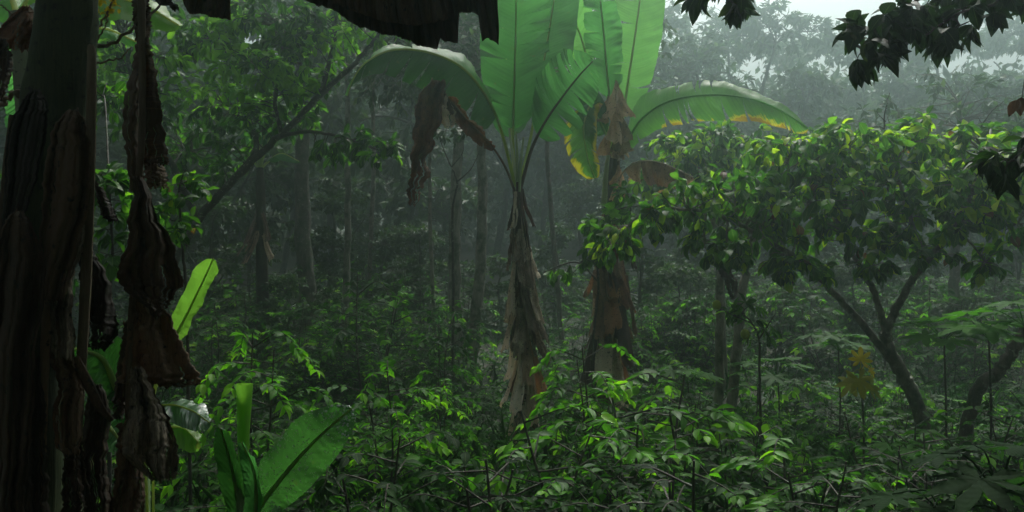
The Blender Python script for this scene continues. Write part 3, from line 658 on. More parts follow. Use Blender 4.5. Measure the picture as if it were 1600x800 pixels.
# long dead leaf hanging beside it
hang = [([(60, 226, 231), (85, 222, 238), (120, 222, 244), (180, 220, 253), (240, 220, 261), (256, 222, 263)], 2.42, M_ribbed, 21, .6),
        ([(60, 214, 226), (100, 208, 226), (150, 196, 226), (190, 192, 226), (240, 198, 226), (300, 204, 224)], 2.5, M_drydark, 22, 1.0),
        ([(0, 206, 232), (30, 208, 236), (60, 212, 232)], 2.45, M_drydark, 23, 1.0),
        ([(240, 224, 236), (265, 226, 258), (292, 228, 262)], 2.48, M_drymid, 24, 1),
        ([(275, 208, 224), (320, 206, 240), (370, 198, 262), (410, 190, 280), (440, 186, 288), (460, 205, 272), (485, 232, 256), (494, 240, 248)], 2.36, M_drymid, 25, 2.0),
        ([(450, 206, 240), (490, 204, 262), (530, 200, 282), (570, 190, 300), (596, 184, 314), (603, 200, 306)], 2.44, M_drymid, 26, 2.0),
        ([(500, 196, 214), (560, 186, 206), (620, 178, 200), (655, 176, 190)], 2.47, M_drydark, 27, 1.0),
        ([(575, 202, 224), (610, 204, 240), (650, 198, 262), (690, 190, 276), (720, 200, 278), (750, 236, 274)], 2.36, M_drygrey, 28, 2.2),
        ([(660, 184, 214), (720, 182, 222), (780, 176, 226), (840, 180, 222)], 2.42, M_drymid, 29, 1.5),
         ([(-40, 238, 268), (0, 242, 268), (8, 262, 276), (14, 272, 280)], 2.6, M_drydark, 31, 1.0)]
for rows, d, m, sd, fo in hang:
    drape(Fp, rows, d, m, name='dead_leaf', folds=fo, amp=.018, bulge=.03, rag=.009, seed=sd, nr=70, nc=44, tears=5, label='long brown dead leaf hanging in twisted folds' if sd == 25 else None)
mb = MB(); tube(mb, [P(112, -300, 2.5), P(190, -230, 2.4), P(216, -60, 2.4), P(222, 60, 2.4), P(222, 200, 2.39), P(216, 300, 2.4), P(208, 450, 2.41), P(202, 560, 2.42), P(196, 860, 2.42)], [.02, .013, .011, .009, .009, .009, .008, .008], 9, 70, ridge=.15, ridges=2)
link('midrib', mb.mesh('midrib', M_petbrown), Fp)
fringe(Fp, [(286, 6), (290, 14), (296, 22), (318, 22), (330, 27), (345, 28), (364, 33), (362, 10), (360, -4)], -50, 2.7, M_drymid, seed=30, nc=60)
# dead leaf across the top of the picture
dT = 2.3
mb = MB(); tube(mb, [cF, P(250, -300, 2.4), P(420, -120, 2.3), P(560, -45, 2.28), P(700, -38, 2.3), P(780, -20, 2.35)], [.02, .014, .012, .01, .008], 8, 40)
o = link('dead_leaf', mb.mesh('dead_leaf', M_petbrown), Fp)
fringe(Fp, [(455, -12), (480, 2), (500, 10), (520, 14), (534, 26), (545, 33), (562, 42), (580, 47), (598, 54), (618, 56), (640, 64), (641, 62), (648, 70), (684, 77), (688, 60), (690, 62), (714, 68), (717, 22), (722, 20)], -60, dT, M_drydark,
       label='broad dark brown dead leaf hanging over the top of the view', seed=51)
fringe(Fp, [(700, 8), (712, 20), (740, 20), (747, 24), (753, 64), (760, 60), (770, 64), (788, 74), (783, 40), (778, 16), (779, -10)], -60, dT+.05, M_drydark, seed=54, nc=90)
fringe(Fp, [(520, 4), (560, 20), (600, 34), (650, 40), (700, 30)], -60, dT-.06, M_drymid, seed=57)

# ---------- banana plant behind the foreground one
dG = 5.2
bG = gp(100, dG)
Gp = thing('banana_plant', 'bright green banana plant mostly hidden behind the big dark one at the left', 'banana plant', tuple(bG))
mb = MB(); tube(mb, [P(30, 20, dG), P(60, 300, dG), bG], [.06, .1, .14], 12, 20, wob=.04); link('trunk', mb.mesh('trunk', M_stembrown), Gp)
cG = P(30, 30, dG)
blade(Gp, [cG, P(60, -20, 5.2), P(110, -25, 5.1), P(170, -8, 5.0), P(225, 8, 4.9), P(280, 40, 4.8)], .3, (V(0, -.6, -.8), V(0, -.2, -1), .62), (V(0, .8, .5), V(0, 1, 0)), M_banyoung, M_pethead, v0=.1, tears=(2, 2), seed=81)
blade(Gp, [cG, P(10, -20, 5.3), P(-30, -30, 5.2), P(-120, 10, 5.0)], .35, (V(0, -.6, -.8), V(0, -.2, -1)), (V(0, .8, .5), V(0, 1, 0)), M_banlight, M_pethead, v0=.1, tears=(2, 2), seed=82)
blade(Gp, [cG, P(70, 40, 5.6), P(120, 48, 5.8), P(165, 45, 5.9), P(215, 66, 5.9)], .1, (V(0, -.5, -.5), V(0, -.4, -.7)), (V(0, .8, .3), V(0, 1, 0)), M_banlight, M_pethead, v0=.3, seed=83)
blade(Gp, [cG, P(40, 60, 5.6), P(60, 130, 5.8), P(30, 200, 5.8)], .22, (LT, LT+DN*.3), (RT, RT+DN*.3), M_ban, M_pethead, v0=.3, seed=84)

# ---------- young banana plants in the undergrowth
dY = 3.2
bY = gp(395, dY)
Yp = thing('young_banana_plant', 'young banana plant with a dewy open leaf and a rolled new leaf', 'banana plant', tuple(bY))
mb = MB(); tube(mb, [P(382, 760, dY), bY], [.03, .05], 10, 14); link('trunk', mb.mesh('trunk', M_petiole), Yp)
wetleaf = blade(Yp, [P(385, 860, 3.22), P(402, 800, 3.2), P(430, 760, 3.17), P(470, 712, 3.12), P(510, 672, 3.08), P(550, 638, 3.1)], .108,
      (V(-.75, -.3, .65), V(-.6, .25, .75)), (V(.6, -.45, -.65), V(.75, .1, -.6)), M_banwet, M_pethead, v0=.2, tears=(0, 0), seed=91, ruffle=.014, jag=.02, rib=(.012, .003), n=90, nu=12, sweep=.12, shape=.5, peak=.9)
blade(Yp, [P(380, 860, 3.25), P(372, 780, 3.2), P(360, 720, 3.12), P(345, 668, 3.05)], .062,
      (V(-.7, -.6, .0), V(-.5, -.9, .1)), (V(.9, -.5, .0), V(.7, -.8, .0)), M_bandark, M_pethead, v0=.1, seed=92, ruffle=.006, rib=(.01, .003), shape=.4)
blade(Yp, [P(392, 860, 3.15), P(400, 800, 3.1), P(398, 740, 3.1), P(378, 690, 3.12)], .048,
      (V(-1, -.3, 0), V(-.6, -.8, 0)), (V(.8, -.5, 0), V(.3, -1, 0)), M_ban, M_pethead, v0=.1, seed=93, ruffle=.006, rib=(.01, .003), shape=.4)
mb = MB(); tube(mb, [P(384, 860, dY), P(381, 740, dY), P(380, 680, dY), P(382, 600, dY)], [.017, .016, .021, .029], 16, 40, ridge=.14, ridges=3, cap=False)
link('rolled_leaf', mb.mesh('rolled_leaf', M_banyoung), Yp)
# dew drops
me = [c for c in Yp.children if c.name.startswith('leaf')][0].data
co = np.zeros(len(me.vertices)*3); me.vertices.foreach_get('co', co); co = co.reshape(-1, 3)
no = np.zeros(len(me.vertices)*3); me.vertices.foreach_get('normal', no); no = no.reshape(-1, 3)
mb = MB()
for _ in range(750):
    f = me.polygons[rng.integers(len(me.polygons))]; ws = rng.dirichlet(np.ones(4)); vi = list(f.vertices)
    p = (co[vi]*ws[:, None]).sum(0); nn = nrm(no[vi].mean(0)); nn = nn if nn[1] < 0 else -nn
    r = rng.choice([.0018, .0028, .004, .0055], p=[.4, .35, .17, .08]); a = nrm(np.cross(nn, V(.3, .2, .9))); b = np.cross(nn, a)
    vs = [p+nn*r*.9]; th = np.arange(6)/6*6.2832
    vs += list(p+nn*r*.55+(np.cos(th)[:, None]*a+np.sin(th)[:, None]*b)*r*.75); vs += list(p+(np.cos(th)[:, None]*a+np.sin(th)[:, None]*b)*r)
    fs_ = [[0, 1+i, 1+(i+1) % 6, 1+(i+2) % 6] for i in (0, 2, 4)]+[[1+i, 7+i, 7+(i+1) % 6, 1+(i+1) % 6] for i in range(6)]
    mb.add(vs, fs_)
dr_ = link('dew_drops', mb.mesh('dew_drops', M_drop), wetleaf); dr_['kind'] = 'stuff'

bS = gp(215, 3.4)
Sp = thing('young_banana_plant', 'banana sucker with one upright paddle-shaped yellow-green leaf', 'banana plant', tuple(bS))
mb = MB(); tube(mb, [P(222, 660, 3.4), bS], [.03, .05], 9, 10); link('trunk', mb.mesh('trunk', M_petiole), Sp)
blade(Sp, [P(225, 680, 3.4), P(245, 600, 3.42), P(268, 540, 3.44), P(292, 492, 3.45), P(315, 445, 3.42), P(334, 404, 3.35)], .052,
      (V(-.9, -.4, .3), V(-.7, -.6, .5)), (V(.8, -.4, -.3), V(.6, -.7, -.3)), M_banyoung, M_pethead, v0=.42, seed=95, ruffle=.006, rib=(.009, .003), tip=.8, sweep=.05)
blade(Sp, [P(222, 680, 3.4), P(185, 610, 3.4), P(160, 560, 3.35), P(120, 545, 3.2)], .1, (V(-.4, -.5, -.8), V(-.2, -.3, -1)), (V(.3, .4, .7), V(.4, .4, .6)), M_bandark, M_pethead, v0=.2, seed=96)
bR = gp(250, 3.3)
Rp = thing('arrowroot_plant', 'low plant with one rounded wavy green leaf beside the hanging dead leaf', 'plant', tuple(bR))
blade(Rp, [bR, P(228, 720, 3.3), P(232, 645, 3.3), P(262, 632, 3.22), P(298, 640, 3.1), P(328, 660, 3.0)], .085, (V(0, -.8, -.55), V(.1, -.7, -.9)), (V(0, .9, .2), V(0, 1, -.2)), M_banwet, M_pethead, v0=.55, seed=97, ruffle=.012, rib=(.006, .002))
blade(Rp, [bR, P(240, 740, 3.35), P(252, 676, 3.35), P(285, 668, 3.3), P(310, 690, 3.2)], .08, (V(0, -.6, -.8), V(.1, -.3, -1)), (V(0, .9, .2), V(0, 1, -.2)), M_banyoung, M_pethead, v0=.55, seed=98, ruffle=.012, rib=(.006, .002))
bQ = gp(40, 3.6)
Qp = thing('arrowroot_plant', 'leafy plant with broad green leaves behind the foot of the dark banana stem', 'plant', tuple(bQ))
for k, (a_, b_, m_) in enumerate((((60, 690), (20, 760), M_bandark), ((120, 560), (80, 590), M_bandark), ((150, 640), (190, 690), M_ban), ((150, 700), (120, 790), M_bandark), ((60, 720), (100, 760), M_bandark), ((168, 590), (150, 640), M_bandark), ((100, 430), (75, 470), M_bandark))):
    blade(Qp, [bQ, P((a_[0]+40)/2, 760, 3.6), P(*a_, 3.5), P((a_[0]+b_[0])/2, (a_[1]+b_[1])/2, 3.4), P(*b_, 3.3)], .1, (V(-.4, -.8, -.4), V(-.2, -.6, -.8)), (V(.5, .4, .5), V(.6, .3, .2)), m_, M_pethead, v0=.7, seed=110+k, n=40, nu=6)

# ---------- leafy tree on the left whose limb arches over the clearing
bL = gp(205, 12.5)
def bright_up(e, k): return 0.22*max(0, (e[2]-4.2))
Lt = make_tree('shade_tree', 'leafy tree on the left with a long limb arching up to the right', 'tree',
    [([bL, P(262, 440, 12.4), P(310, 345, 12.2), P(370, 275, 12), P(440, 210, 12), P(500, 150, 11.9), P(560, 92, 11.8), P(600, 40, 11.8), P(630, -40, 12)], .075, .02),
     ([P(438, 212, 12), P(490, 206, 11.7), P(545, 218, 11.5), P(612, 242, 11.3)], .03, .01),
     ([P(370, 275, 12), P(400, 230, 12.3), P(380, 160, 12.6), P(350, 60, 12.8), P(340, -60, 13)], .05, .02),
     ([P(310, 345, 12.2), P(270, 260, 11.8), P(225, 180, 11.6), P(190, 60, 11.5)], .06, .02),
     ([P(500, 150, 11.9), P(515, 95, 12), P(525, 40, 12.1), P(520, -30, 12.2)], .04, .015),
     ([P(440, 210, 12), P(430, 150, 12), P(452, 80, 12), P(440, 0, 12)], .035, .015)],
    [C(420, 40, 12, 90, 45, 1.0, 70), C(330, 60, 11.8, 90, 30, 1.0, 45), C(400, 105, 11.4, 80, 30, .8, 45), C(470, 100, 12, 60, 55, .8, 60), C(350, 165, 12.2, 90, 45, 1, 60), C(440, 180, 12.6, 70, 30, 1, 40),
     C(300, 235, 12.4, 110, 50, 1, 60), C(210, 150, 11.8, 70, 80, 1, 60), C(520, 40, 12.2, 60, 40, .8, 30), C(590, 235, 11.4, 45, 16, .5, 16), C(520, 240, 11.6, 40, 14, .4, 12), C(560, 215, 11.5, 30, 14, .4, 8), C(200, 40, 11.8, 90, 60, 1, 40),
     C(420, -90, 12.2, 260, 60, 1.6, 110), C(250, 90, 11.2, 35, 20, .6, 14), C(620, 60, 12, 50, 26, .6, 14), C(90, 110, 12.5, 110, 140, 1, 60), C(640, -50, 12.2, 120, 50, 1, 40), C(300, -220, 9.5, 300, 60, 1.6, 90), C(650, -260, 9, 260, 60, 1.6, 80), C(100, -150, 10.5, 200, 70, 1.6, 70), C(760, -220, 12, 200, 60, 1.6, 70)],  # highest clumps are out of view, added to shade the clearing
    M_bright, M_barkdark, T_BROAD, .17, .075, per=10, bias=lambda e, k: ((0.5 if mnoise.noise(Vector(e)*1.1) > .06 else -.05) if e[2] > 3.7 else -.12), twig=.009)  # high twigs lighter, patchily: young flush, also standing in for light on top

# ---------- broad leaved tree on the right
dR_ = 8.6
bRt = gp(1448, dR_)
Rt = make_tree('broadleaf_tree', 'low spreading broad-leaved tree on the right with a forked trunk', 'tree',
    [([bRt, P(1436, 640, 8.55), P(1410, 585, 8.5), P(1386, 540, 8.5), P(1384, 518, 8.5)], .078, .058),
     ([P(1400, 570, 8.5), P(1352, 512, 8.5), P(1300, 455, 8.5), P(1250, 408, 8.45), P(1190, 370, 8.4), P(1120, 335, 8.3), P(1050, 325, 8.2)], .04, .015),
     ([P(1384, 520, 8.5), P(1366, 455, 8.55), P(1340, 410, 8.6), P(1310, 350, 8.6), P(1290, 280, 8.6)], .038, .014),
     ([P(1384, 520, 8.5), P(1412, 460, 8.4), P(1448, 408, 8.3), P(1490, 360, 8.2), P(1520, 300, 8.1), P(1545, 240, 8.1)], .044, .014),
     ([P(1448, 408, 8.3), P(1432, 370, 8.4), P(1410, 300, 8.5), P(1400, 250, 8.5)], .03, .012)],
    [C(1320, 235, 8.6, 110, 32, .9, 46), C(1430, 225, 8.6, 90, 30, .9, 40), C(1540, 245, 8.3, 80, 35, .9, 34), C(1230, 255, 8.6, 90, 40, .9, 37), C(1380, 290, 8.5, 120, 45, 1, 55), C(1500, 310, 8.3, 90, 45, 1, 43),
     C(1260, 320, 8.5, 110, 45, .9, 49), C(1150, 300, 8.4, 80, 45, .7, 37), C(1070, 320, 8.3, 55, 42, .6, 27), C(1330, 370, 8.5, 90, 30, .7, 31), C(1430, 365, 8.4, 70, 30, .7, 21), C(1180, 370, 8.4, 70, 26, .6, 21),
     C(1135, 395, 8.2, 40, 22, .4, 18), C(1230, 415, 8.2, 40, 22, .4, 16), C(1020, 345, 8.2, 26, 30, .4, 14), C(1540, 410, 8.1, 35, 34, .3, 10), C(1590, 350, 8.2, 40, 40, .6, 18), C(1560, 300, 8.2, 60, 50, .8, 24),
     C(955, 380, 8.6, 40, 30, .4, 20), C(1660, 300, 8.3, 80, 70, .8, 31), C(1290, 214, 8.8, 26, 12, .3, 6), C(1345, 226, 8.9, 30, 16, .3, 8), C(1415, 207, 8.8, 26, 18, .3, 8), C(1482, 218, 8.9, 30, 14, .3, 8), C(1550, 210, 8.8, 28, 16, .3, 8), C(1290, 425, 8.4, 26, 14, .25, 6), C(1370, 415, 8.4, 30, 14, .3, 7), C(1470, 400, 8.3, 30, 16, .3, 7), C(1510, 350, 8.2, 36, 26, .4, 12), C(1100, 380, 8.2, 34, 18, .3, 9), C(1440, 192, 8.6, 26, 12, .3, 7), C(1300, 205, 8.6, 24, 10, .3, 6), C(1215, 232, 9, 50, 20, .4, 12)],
    M_broad, M_barkmid, T_BROAD, .135, .078, per=9, twig=.007, wob=.05, bias=lambda e, k: (rng.uniform(.05, .42, k) if (e[2] > 2.55 or rng.uniform() < .3) else rng.uniform(-.05, .22, k)), droop=.75)  # young leaves and skylight on the crown top, both put into leaf colour

make_tree('broadleaf_tree', 'hazier leafy tree behind the left shoulder of the spreading tree, under the arched banana leaf', 'tree',
    [([gp(1130, 13.5), P(1125, 420, 13.5), P(1110, 320, 13.5), P(1100, 260, 13.5)], .08, .03), ([P(1115, 340, 13.5), P(1160, 280, 13.5), P(1190, 240, 13.5)], .04, .02)],
    [C(1060, 240, 13.5, 60, 34, .9, 40), C(1120, 225, 13.5, 60, 30, .9, 40), C(1180, 235, 13.4, 60, 34, .9, 40), C(1100, 280, 13.5, 90, 40, 1, 45), C(1020, 280, 13.5, 40, 30, .7, 20), C(1230, 220, 13.5, 50, 22, .8, 22)], M_broad, M_bark, T_BROAD, .19, .1, per=9, twig=.009,
    bias=lambda e, k: rng.uniform(0, .35, k), droop=.8)
# vines and bright leaves on the second banana stem are part of a climber
Cl = make_tree('climbing_vine', 'leafy vine climbing round the dry stem of the second banana plant', 'vine',
    [([gp(930, 10.6), P(925, 560, 10.6), P(935, 440, 10.6), P(925, 370, 10.55), P(960, 330, 10.5), P(1010, 320, 10.4)], .02, .008), ([P(935, 440, 10.6), P(900, 410, 10.5), P(850, 425, 10.4)], .012, .006)],
    [C(935, 350, 10.5, 32, 28, .25, 18), C(915, 400, 10.5, 24, 18, .2, 10), C(985, 340, 10.4, 40, 24, .3, 16), C(870, 425, 10.4, 26, 8, .2, 5), C(980, 300, 10.4, 26, 16, .2, 6)],
    M_bright, M_barkdark, T_BROAD, .14, .08, per=7, twig=.005)

# ---------- trees seen through the mist
def trunk_only_tree(name, label, px, d, top, lean, r, crown, mat, seed, cr=(1.6, 1.4, 1.1), group=None, leafy=M_far, nt=70):
    b = gp(px, d); t = P(px+lean, top, d)
    mid = (b+t)/2+V(random.Random(seed).uniform(-.15, .15), 0, 0)
    return make_tree(name, label, 'tree', [([b, mid, t, t+V(lean/F*d*.3, .2, 1.2)], r, r*.45)],
                     [(t+V(0, .3, .6), cr, nt), (t+V(cr[0]*.8, .4, .2), (cr[0]*.7, cr[1], cr[2]*.7), nt//2), (t+V(-cr[0]*.8, .2, .3), (cr[0]*.7, cr[1], cr[2]*.7), nt//2)], leafy, mat, T_SMALL, .2, .1, per=12, group=group, twig=.014)
trunk_only_tree('mottled_tree', 'tree with pale mottled trunk, left one of the close pair behind the centre', 716, 15.5, 130, 8, .13, 1, M_barkpale, 1, cr=(1.8, 1.6, 1.2))
trunk_only_tree('mottled_tree', 'tree with pale mottled trunk, right one of the close pair behind the centre', 735, 15.8, 135, 14, .12, 1, M_barkpale, 2, cr=(1.8, 1.6, 1.2))
trunk_only_tree('slender_tree', 'slender grey tree in the mist just left of the mottled pair', 682, 16.5, 80, -8, .045, 1, M_barkpale, 3)
trunk_only_tree('misty_tree', 'thick faint tree standing in mist right of the small misty banana plant', 482, 19, 40, -8, .2, 1, M_bark, 4, cr=(2.4, 2, 1.5))
trunk_only_tree('slender_tree', 'faint thin tree in the mist below the arching limb', 538, 18, 90, 5, .08, 1, M_barkpale, 5)
trunk_only_tree('slender_tree', 'very faint thin tree in the mist right of the arching limb', 572, 20, 60, 10, .06, 1, M_barkpale, 6)
trunk_only_tree('misty_tree', 'faint tree in the mist seen below the crown of the spreading tree, at the right', 1490, 17, 250, 12, .12, 1, M_bark, 7, cr=(2.2, 2, 1.5))
trunk_only_tree('misty_tree', 'faint leaning tree in the mist between the two banana plants', 880, 18, 60, -30, .06, 1, M_bark, 8, cr=(2.2, 2, 1.4))
make_tree('sapling', 'bare twiggy sapling in front of the mottled pair of trees', 'tree',
    [([gp(708, 12.5), P(708, 420, 12.5), P(707, 330, 12.5), P(714, 285, 12.5), P(700, 250, 12.5), P(690, 225, 12.5)], .025, .006), ([P(713, 285, 12.5), P(735, 265, 12.5), P(748, 240, 12.5)], .012, .004), ([P(705, 262, 12.5), P(722, 240, 12.5), P(725, 220, 12.5)], .01, .004)],
    [C(700, 200, 12.3, 40, 22, .4, 14)], M_dark, M_barkdark, T_BROAD, .14, .06, per=6, twig=.004)
# small banana in the mist
bM = gp(412, 17)
Mp = thing('banana_plant', 'small faint banana plant with drooping dead leaves in the mist on the left', 'banana plant', tuple(bM))
mb = MB(); tube(mb, [P(406, 262, 17), P(408, 340, 17), bM], [.07, .1, .15], 10, 16); link('trunk', mb.mesh('trunk', M_stembrown), Mp)
for k, (x, y, w_) in enumerate(((388, 200, .2), (402, 190, .22), (428, 205, .2), (440, 240, .18), (375, 235, .18), (418, 188, .2))):
    blade(Mp, [P(406, 265, 17), P((406*1.2+x*.8)/2, (265+y)/2, 17), P(x, y, 16.8), P(x+(x-406)*.8, y+12, 16.6)], w_, (V(-.8, -.5, -.3), V(-.5, -.3, -.9)), (V(.8, -.5, -.3), V(.5, -.3, -.9)), M_ban, M_pethead, v0=.35, seed=130+k, n=30, nu=4, rib=(.03, .01))
for k in range(9):
    a = rng.uniform(-1.4, 1.4); out = V(math.sin(a), -math.cos(a), 0)
    flap(Mp, P(407, rng.uniform(330, 365), 17)+out*.1, DN+out*.35, out, rng.uniform(.4, .7), .05, .11, M_dry, 140+k)

# far woods: individual trees of four builds, copied
protos = []
for k in range(4):
    h_ = (7.0, 8.4, 6.0, 9.5)[k]; o0 = V(0, 0, 0)
    limbs = [([o0, V(.15, 0, h_*.35), V(-.1, .1, h_*.62), V(.1, 0, h_*.85)], .11, .04), ([V(0, 0, h_*.4), V(.8, .2, h_*.55), V(1.5, .2, h_*.68)], .05, .02), ([V(0, 0, h_*.45), V(-.8, -.3, h_*.6), V(-1.5, -.2, h_*.72)], .05, .02)]
    rs = random.Random(k+50); cl = []
    for q in range(9+k):
        a = rs.uniform(0, 6.28); rr_ = rs.uniform(.3, 2.3); zz = h_*(rs.uniform(.5, .93) if q % 3 else rs.uniform(.28, .5))
        cl.append(((rr_*math.cos(a), rr_*math.sin(a), zz-.12*rr_), (rs.uniform(.7, 1.2), rs.uniform(.7, 1.2), rs.uniform(.45, .8)), 26))
    cl.append(((0, 0, h_*.92), (1.1, 1.1, .8), 30))
    t = make_tree('forest_tree', 'x', 'tree', limbs, cl, M_far, M_barkwood, T_SMALL, .27, .14, per=13, group='trees of the misty woods behind the clearing', twig=.016)
    protos.append(t)
far = []
rs = random.Random(5)
spots = []
for (px, d, s_, k) in ((1085, 24, .95, 0), (1160, 27, 1.0, 1), (1250, 25, .95, 2), (1330, 30, .95, 1), (1420, 26, .85, 0), (1500, 29, .95, 3), (1580, 25, .9, 2), (1660, 30, 1.0, 3), (1030, 28, 1.0, 3), (1120, 33, 1.0, 3), (1380, 36, 1.0, 3), (1240, 37, 1.05, 1), (1560, 38, 1.1, 3),
                       (1090, 19, .62, 2), (1240, 20, .6, 0), (1390, 21, .62, 2), (1530, 20, .6, 1),
                       (980, 21, .8, 0), (910, 23, .85, 3), (840, 25, .95, 1), (770, 26, 1.0, 0), (650, 25, 1.0, 1), (590, 27, 1.0, 2), (520, 26, 1.05, 3), (440, 25, 1.0, 0), (370, 22, 1.0, 1), (310, 19, 1.0, 3), (240, 21, 1.0, 0), (160, 18, 1.0, 1), (90, 20, 1.0, 2), (20, 18, 1.0, 3), (-60, 20, 1.0, 0),
                       (560, 32, 1.1, 3), (660, 33, 1.1, 1), (760, 31, 1.1, 3), (460, 30, 1.1, 0), (360, 30, 1.1, 2), (260, 29, 1.1, 3), (120, 28, 1.1, 0), (860, 34, 1.1, 3), (940, 32, 1.0, 0), (60, 14, .8, 1), (640, 18.5, .85, 0), (320, 16.5, .8, 2)):
    spots.append((px, d, s_, k))
used = set(); n_tree = 0
for px, d, s_, k in spots:
    d *= 1.35; s_ *= 1.33; b = gp(px, d)
    o = protos[k] if k not in used else copy_tree(protos[k]); used.add(k)
    o.location = b-V(0, 0, .1); o.rotation_euler = (rs.uniform(-.12, .12), rs.uniform(-.14, .14), rs.uniform(0, 6.28)); o.scale = (s_*rs.uniform(.9, 1.15),)*2+(s_,)
    if px > 1000: o['label'] = 'pale misty tree standing on the rise behind the spreading broad-leaved tree'; o['group'] = 'misty trees on the rise at the right'
    else: o['label'] = 'dim misty tree in the woods behind the banana plants'; o['group'] = 'misty trees in the woods behind the clearing'

# young understorey trees that layer the misty background
us = []
for (px, d, s_, k) in ((240, 15, .36, 0), (330, 19, .42, 1), (450, 17, .34, 2), (520, 21, .45, 3), (600, 20, .4, 0), (655, 19.5, .36, 1), (780, 20, .36, 2), (870, 21, .42, 0), (1000, 18, .4, 3), (1060, 15.5, .3, 1), (1130, 20, .42, 0), (1220, 16, .32, 2), (1290, 22, .45, 1), (1330, 15.5, .28, 3), (1440, 18, .36, 0),
                       (1520, 15, .3, 2), (1590, 19, .4, 1), (390, 24, .5, 3), (560, 26, .5, 2), (700, 25, .5, 0), (940, 26, .5, 1), (1180, 26, .5, 3), (1400, 25, .5, 2), (180, 19, .5, 1), (1560, 26, .5, 0)):
    o = copy_tree(protos[k]); o.location = gp(px, d)-V(0, 0, .35); o.rotation_euler = (0, 0, rs.uniform(0, 6.28)); o.scale = (s_*1.15, s_*1.15, s_)
    o['label'] = 'small young leafy tree low in the misty understorey behind the clearing'; o['group'] = 'young trees of the misty understorey'

# trees added round the clearing, beside and behind the camera, to cut light
for (x, y, s_, k) in ((-9, 3, .95, 1), (-11, 8, 1, 3), (-8.5, -3, .9, 0), (-12, 14, 1, 1), (-5, -7, .9, 2), (0, -8, 1, 3), (5, -7, .95, 0), (9.5, -3, .95, 1), (14, 4, .85, 3), (17, 10, .8, 2), (12.5, 15, .8, 0),
                      (-14, 0, 1, 2), (14, -1, 1, 3), (-15, 20, 1, 3), (16, 20, .8, 1), (-10, -8, 1, 1), (10, -9, 1, 2), (-17, 7, 1, 0), (17, 6, .9, 0)):
    b = V(x, y, float(ground(x, y)))
    o = copy_tree(protos[k]); o.location = b-V(0, 0, .1); o.rotation_euler = (0, 0, rs.uniform(0, 6.28)); o.scale = (s_*1.25, s_*1.25, s_)
    o['label'] = 'tall tree added round the clearing to cut light from side and back'; o['group'] = 'trees added round the clearing to cut light'

# far-off wood that closes the view behind the single trees
mb = MB(); n = 122000
az = rng.uniform(-math.pi, math.pi, n); az[:45000] = rng.uniform(-.85, .85, 45000); fr_ = np.clip(np.cos(az)*1.2, 0, 1)  # runs all round: unseen sides and back added to cut low light
rd_ = rng.uniform(20, 34, n)*(1+.12*fr_)+22*fr_; x = rd_*np.sin(az); y = rd_*np.cos(az); z0_ = ground(x, y)
lump = np.array([mnoise.noise(Vector((a*.17, b*.17, 2)))+.5*mnoise.noise(Vector((a*.5, b*.5, 7))) for a, b in zip(x, y)])
far_ = np.arange(n) >= n-22000; xx = rng.uniform(-80, 105, n); yy = rng.uniform(92, 125, n); x = np.where(far_, xx, x); y = np.where(far_, yy, y); fr_ = np.where(far_, 1, fr_); z0_ = ground(x, y)
lump = np.array([mnoise.noise(Vector((a*.17, b*.17, 2)))+.5*mnoise.noise(Vector((a*.5, b*.5, 7))) for a, b in zip(x, y)])
top = 9.6+3.6*lump-np.clip((x-4)*.06, 0, 1.2)+np.clip((-x)*.1, 0, 2)+3*(1-fr_)-far_*2.5
z = z0_+top*rng.uniform(0, 1, n)**.85
leaves(mb, T_SMALL, np.stack([x, y, z], -1), nrm(rdir(n)+V(0, -.3, -.5)), nrm(UP+rng.normal(0, .5, (n, 3))), rng.uniform(.35, .8, n)*np.where(far_, 2, 1), np.where(far_, .8, .3), rng.uniform(.1, .9, n))
wd = link('distant_woods', mb.mesh('distant_woods', M_far)); wd['kind'] = 'stuff'; tag(wd, 'far-off wood fading into the mist behind all the trees', 'woods')

# ---------- tree overhead, its low sprays hang into the top and right of the picture
oh = [([V(3.9, -1.5, ground(3.9, -1.5)-.1), V(3.8, -1.3, 2), V(3.4, -.6, 3.8), V(2.6, .3, 4.9), V(1.2, 1.2, 5.4), V(-.8, 2.2, 5.6)], .2, .06),
      ([V(3.4, -.6, 3.8), V(3.2, 1.2, 4.2), V(2.8, 2.8, 3.7), P(1540, -60, 3.0)], .07, .012),
      ([V(3.2, 1.2, 4.2), V(2.0, 2.6, 3.8), P(1200, -120, 3.1), P(1130, -30, 3.0)], .04, .008),
      ([P(1540, -60, 3.0), P(1450, -10, 2.95), P(1370, 40, 2.9), P(1335, 70, 2.9)], .008, .003),
      ([P(1540, -60, 3.0), P(1560, 0, 3.0), P(1500, 20, 2.95), P(1440, 60, 2.95)], .008, .003),
      ([V(2.8, 2.8, 3.7), P(1700, -30, 3.1), P(1640, 160, 3.0), P(1590, 250, 3.0)], .015, .004),
      ([V(2.6, .3, 4.9), V(3.5, 2.5, 5.6), V(4, 4.5, 6)], .07, .03), ([V(1.2, 1.2, 5.4), V(.5, 3, 5.8), V(0, 5, 6.2)], .06, .03), ([V(3.4, -.6, 3.8), V(1, -2.5, 4.6), V(-2, -3, 4.8)], .07, .03), ([V(-.8, 2.2, 5.6), V(-3, 3, 5.6), V(-5, 3.5, 5.5)], .05, .02)]
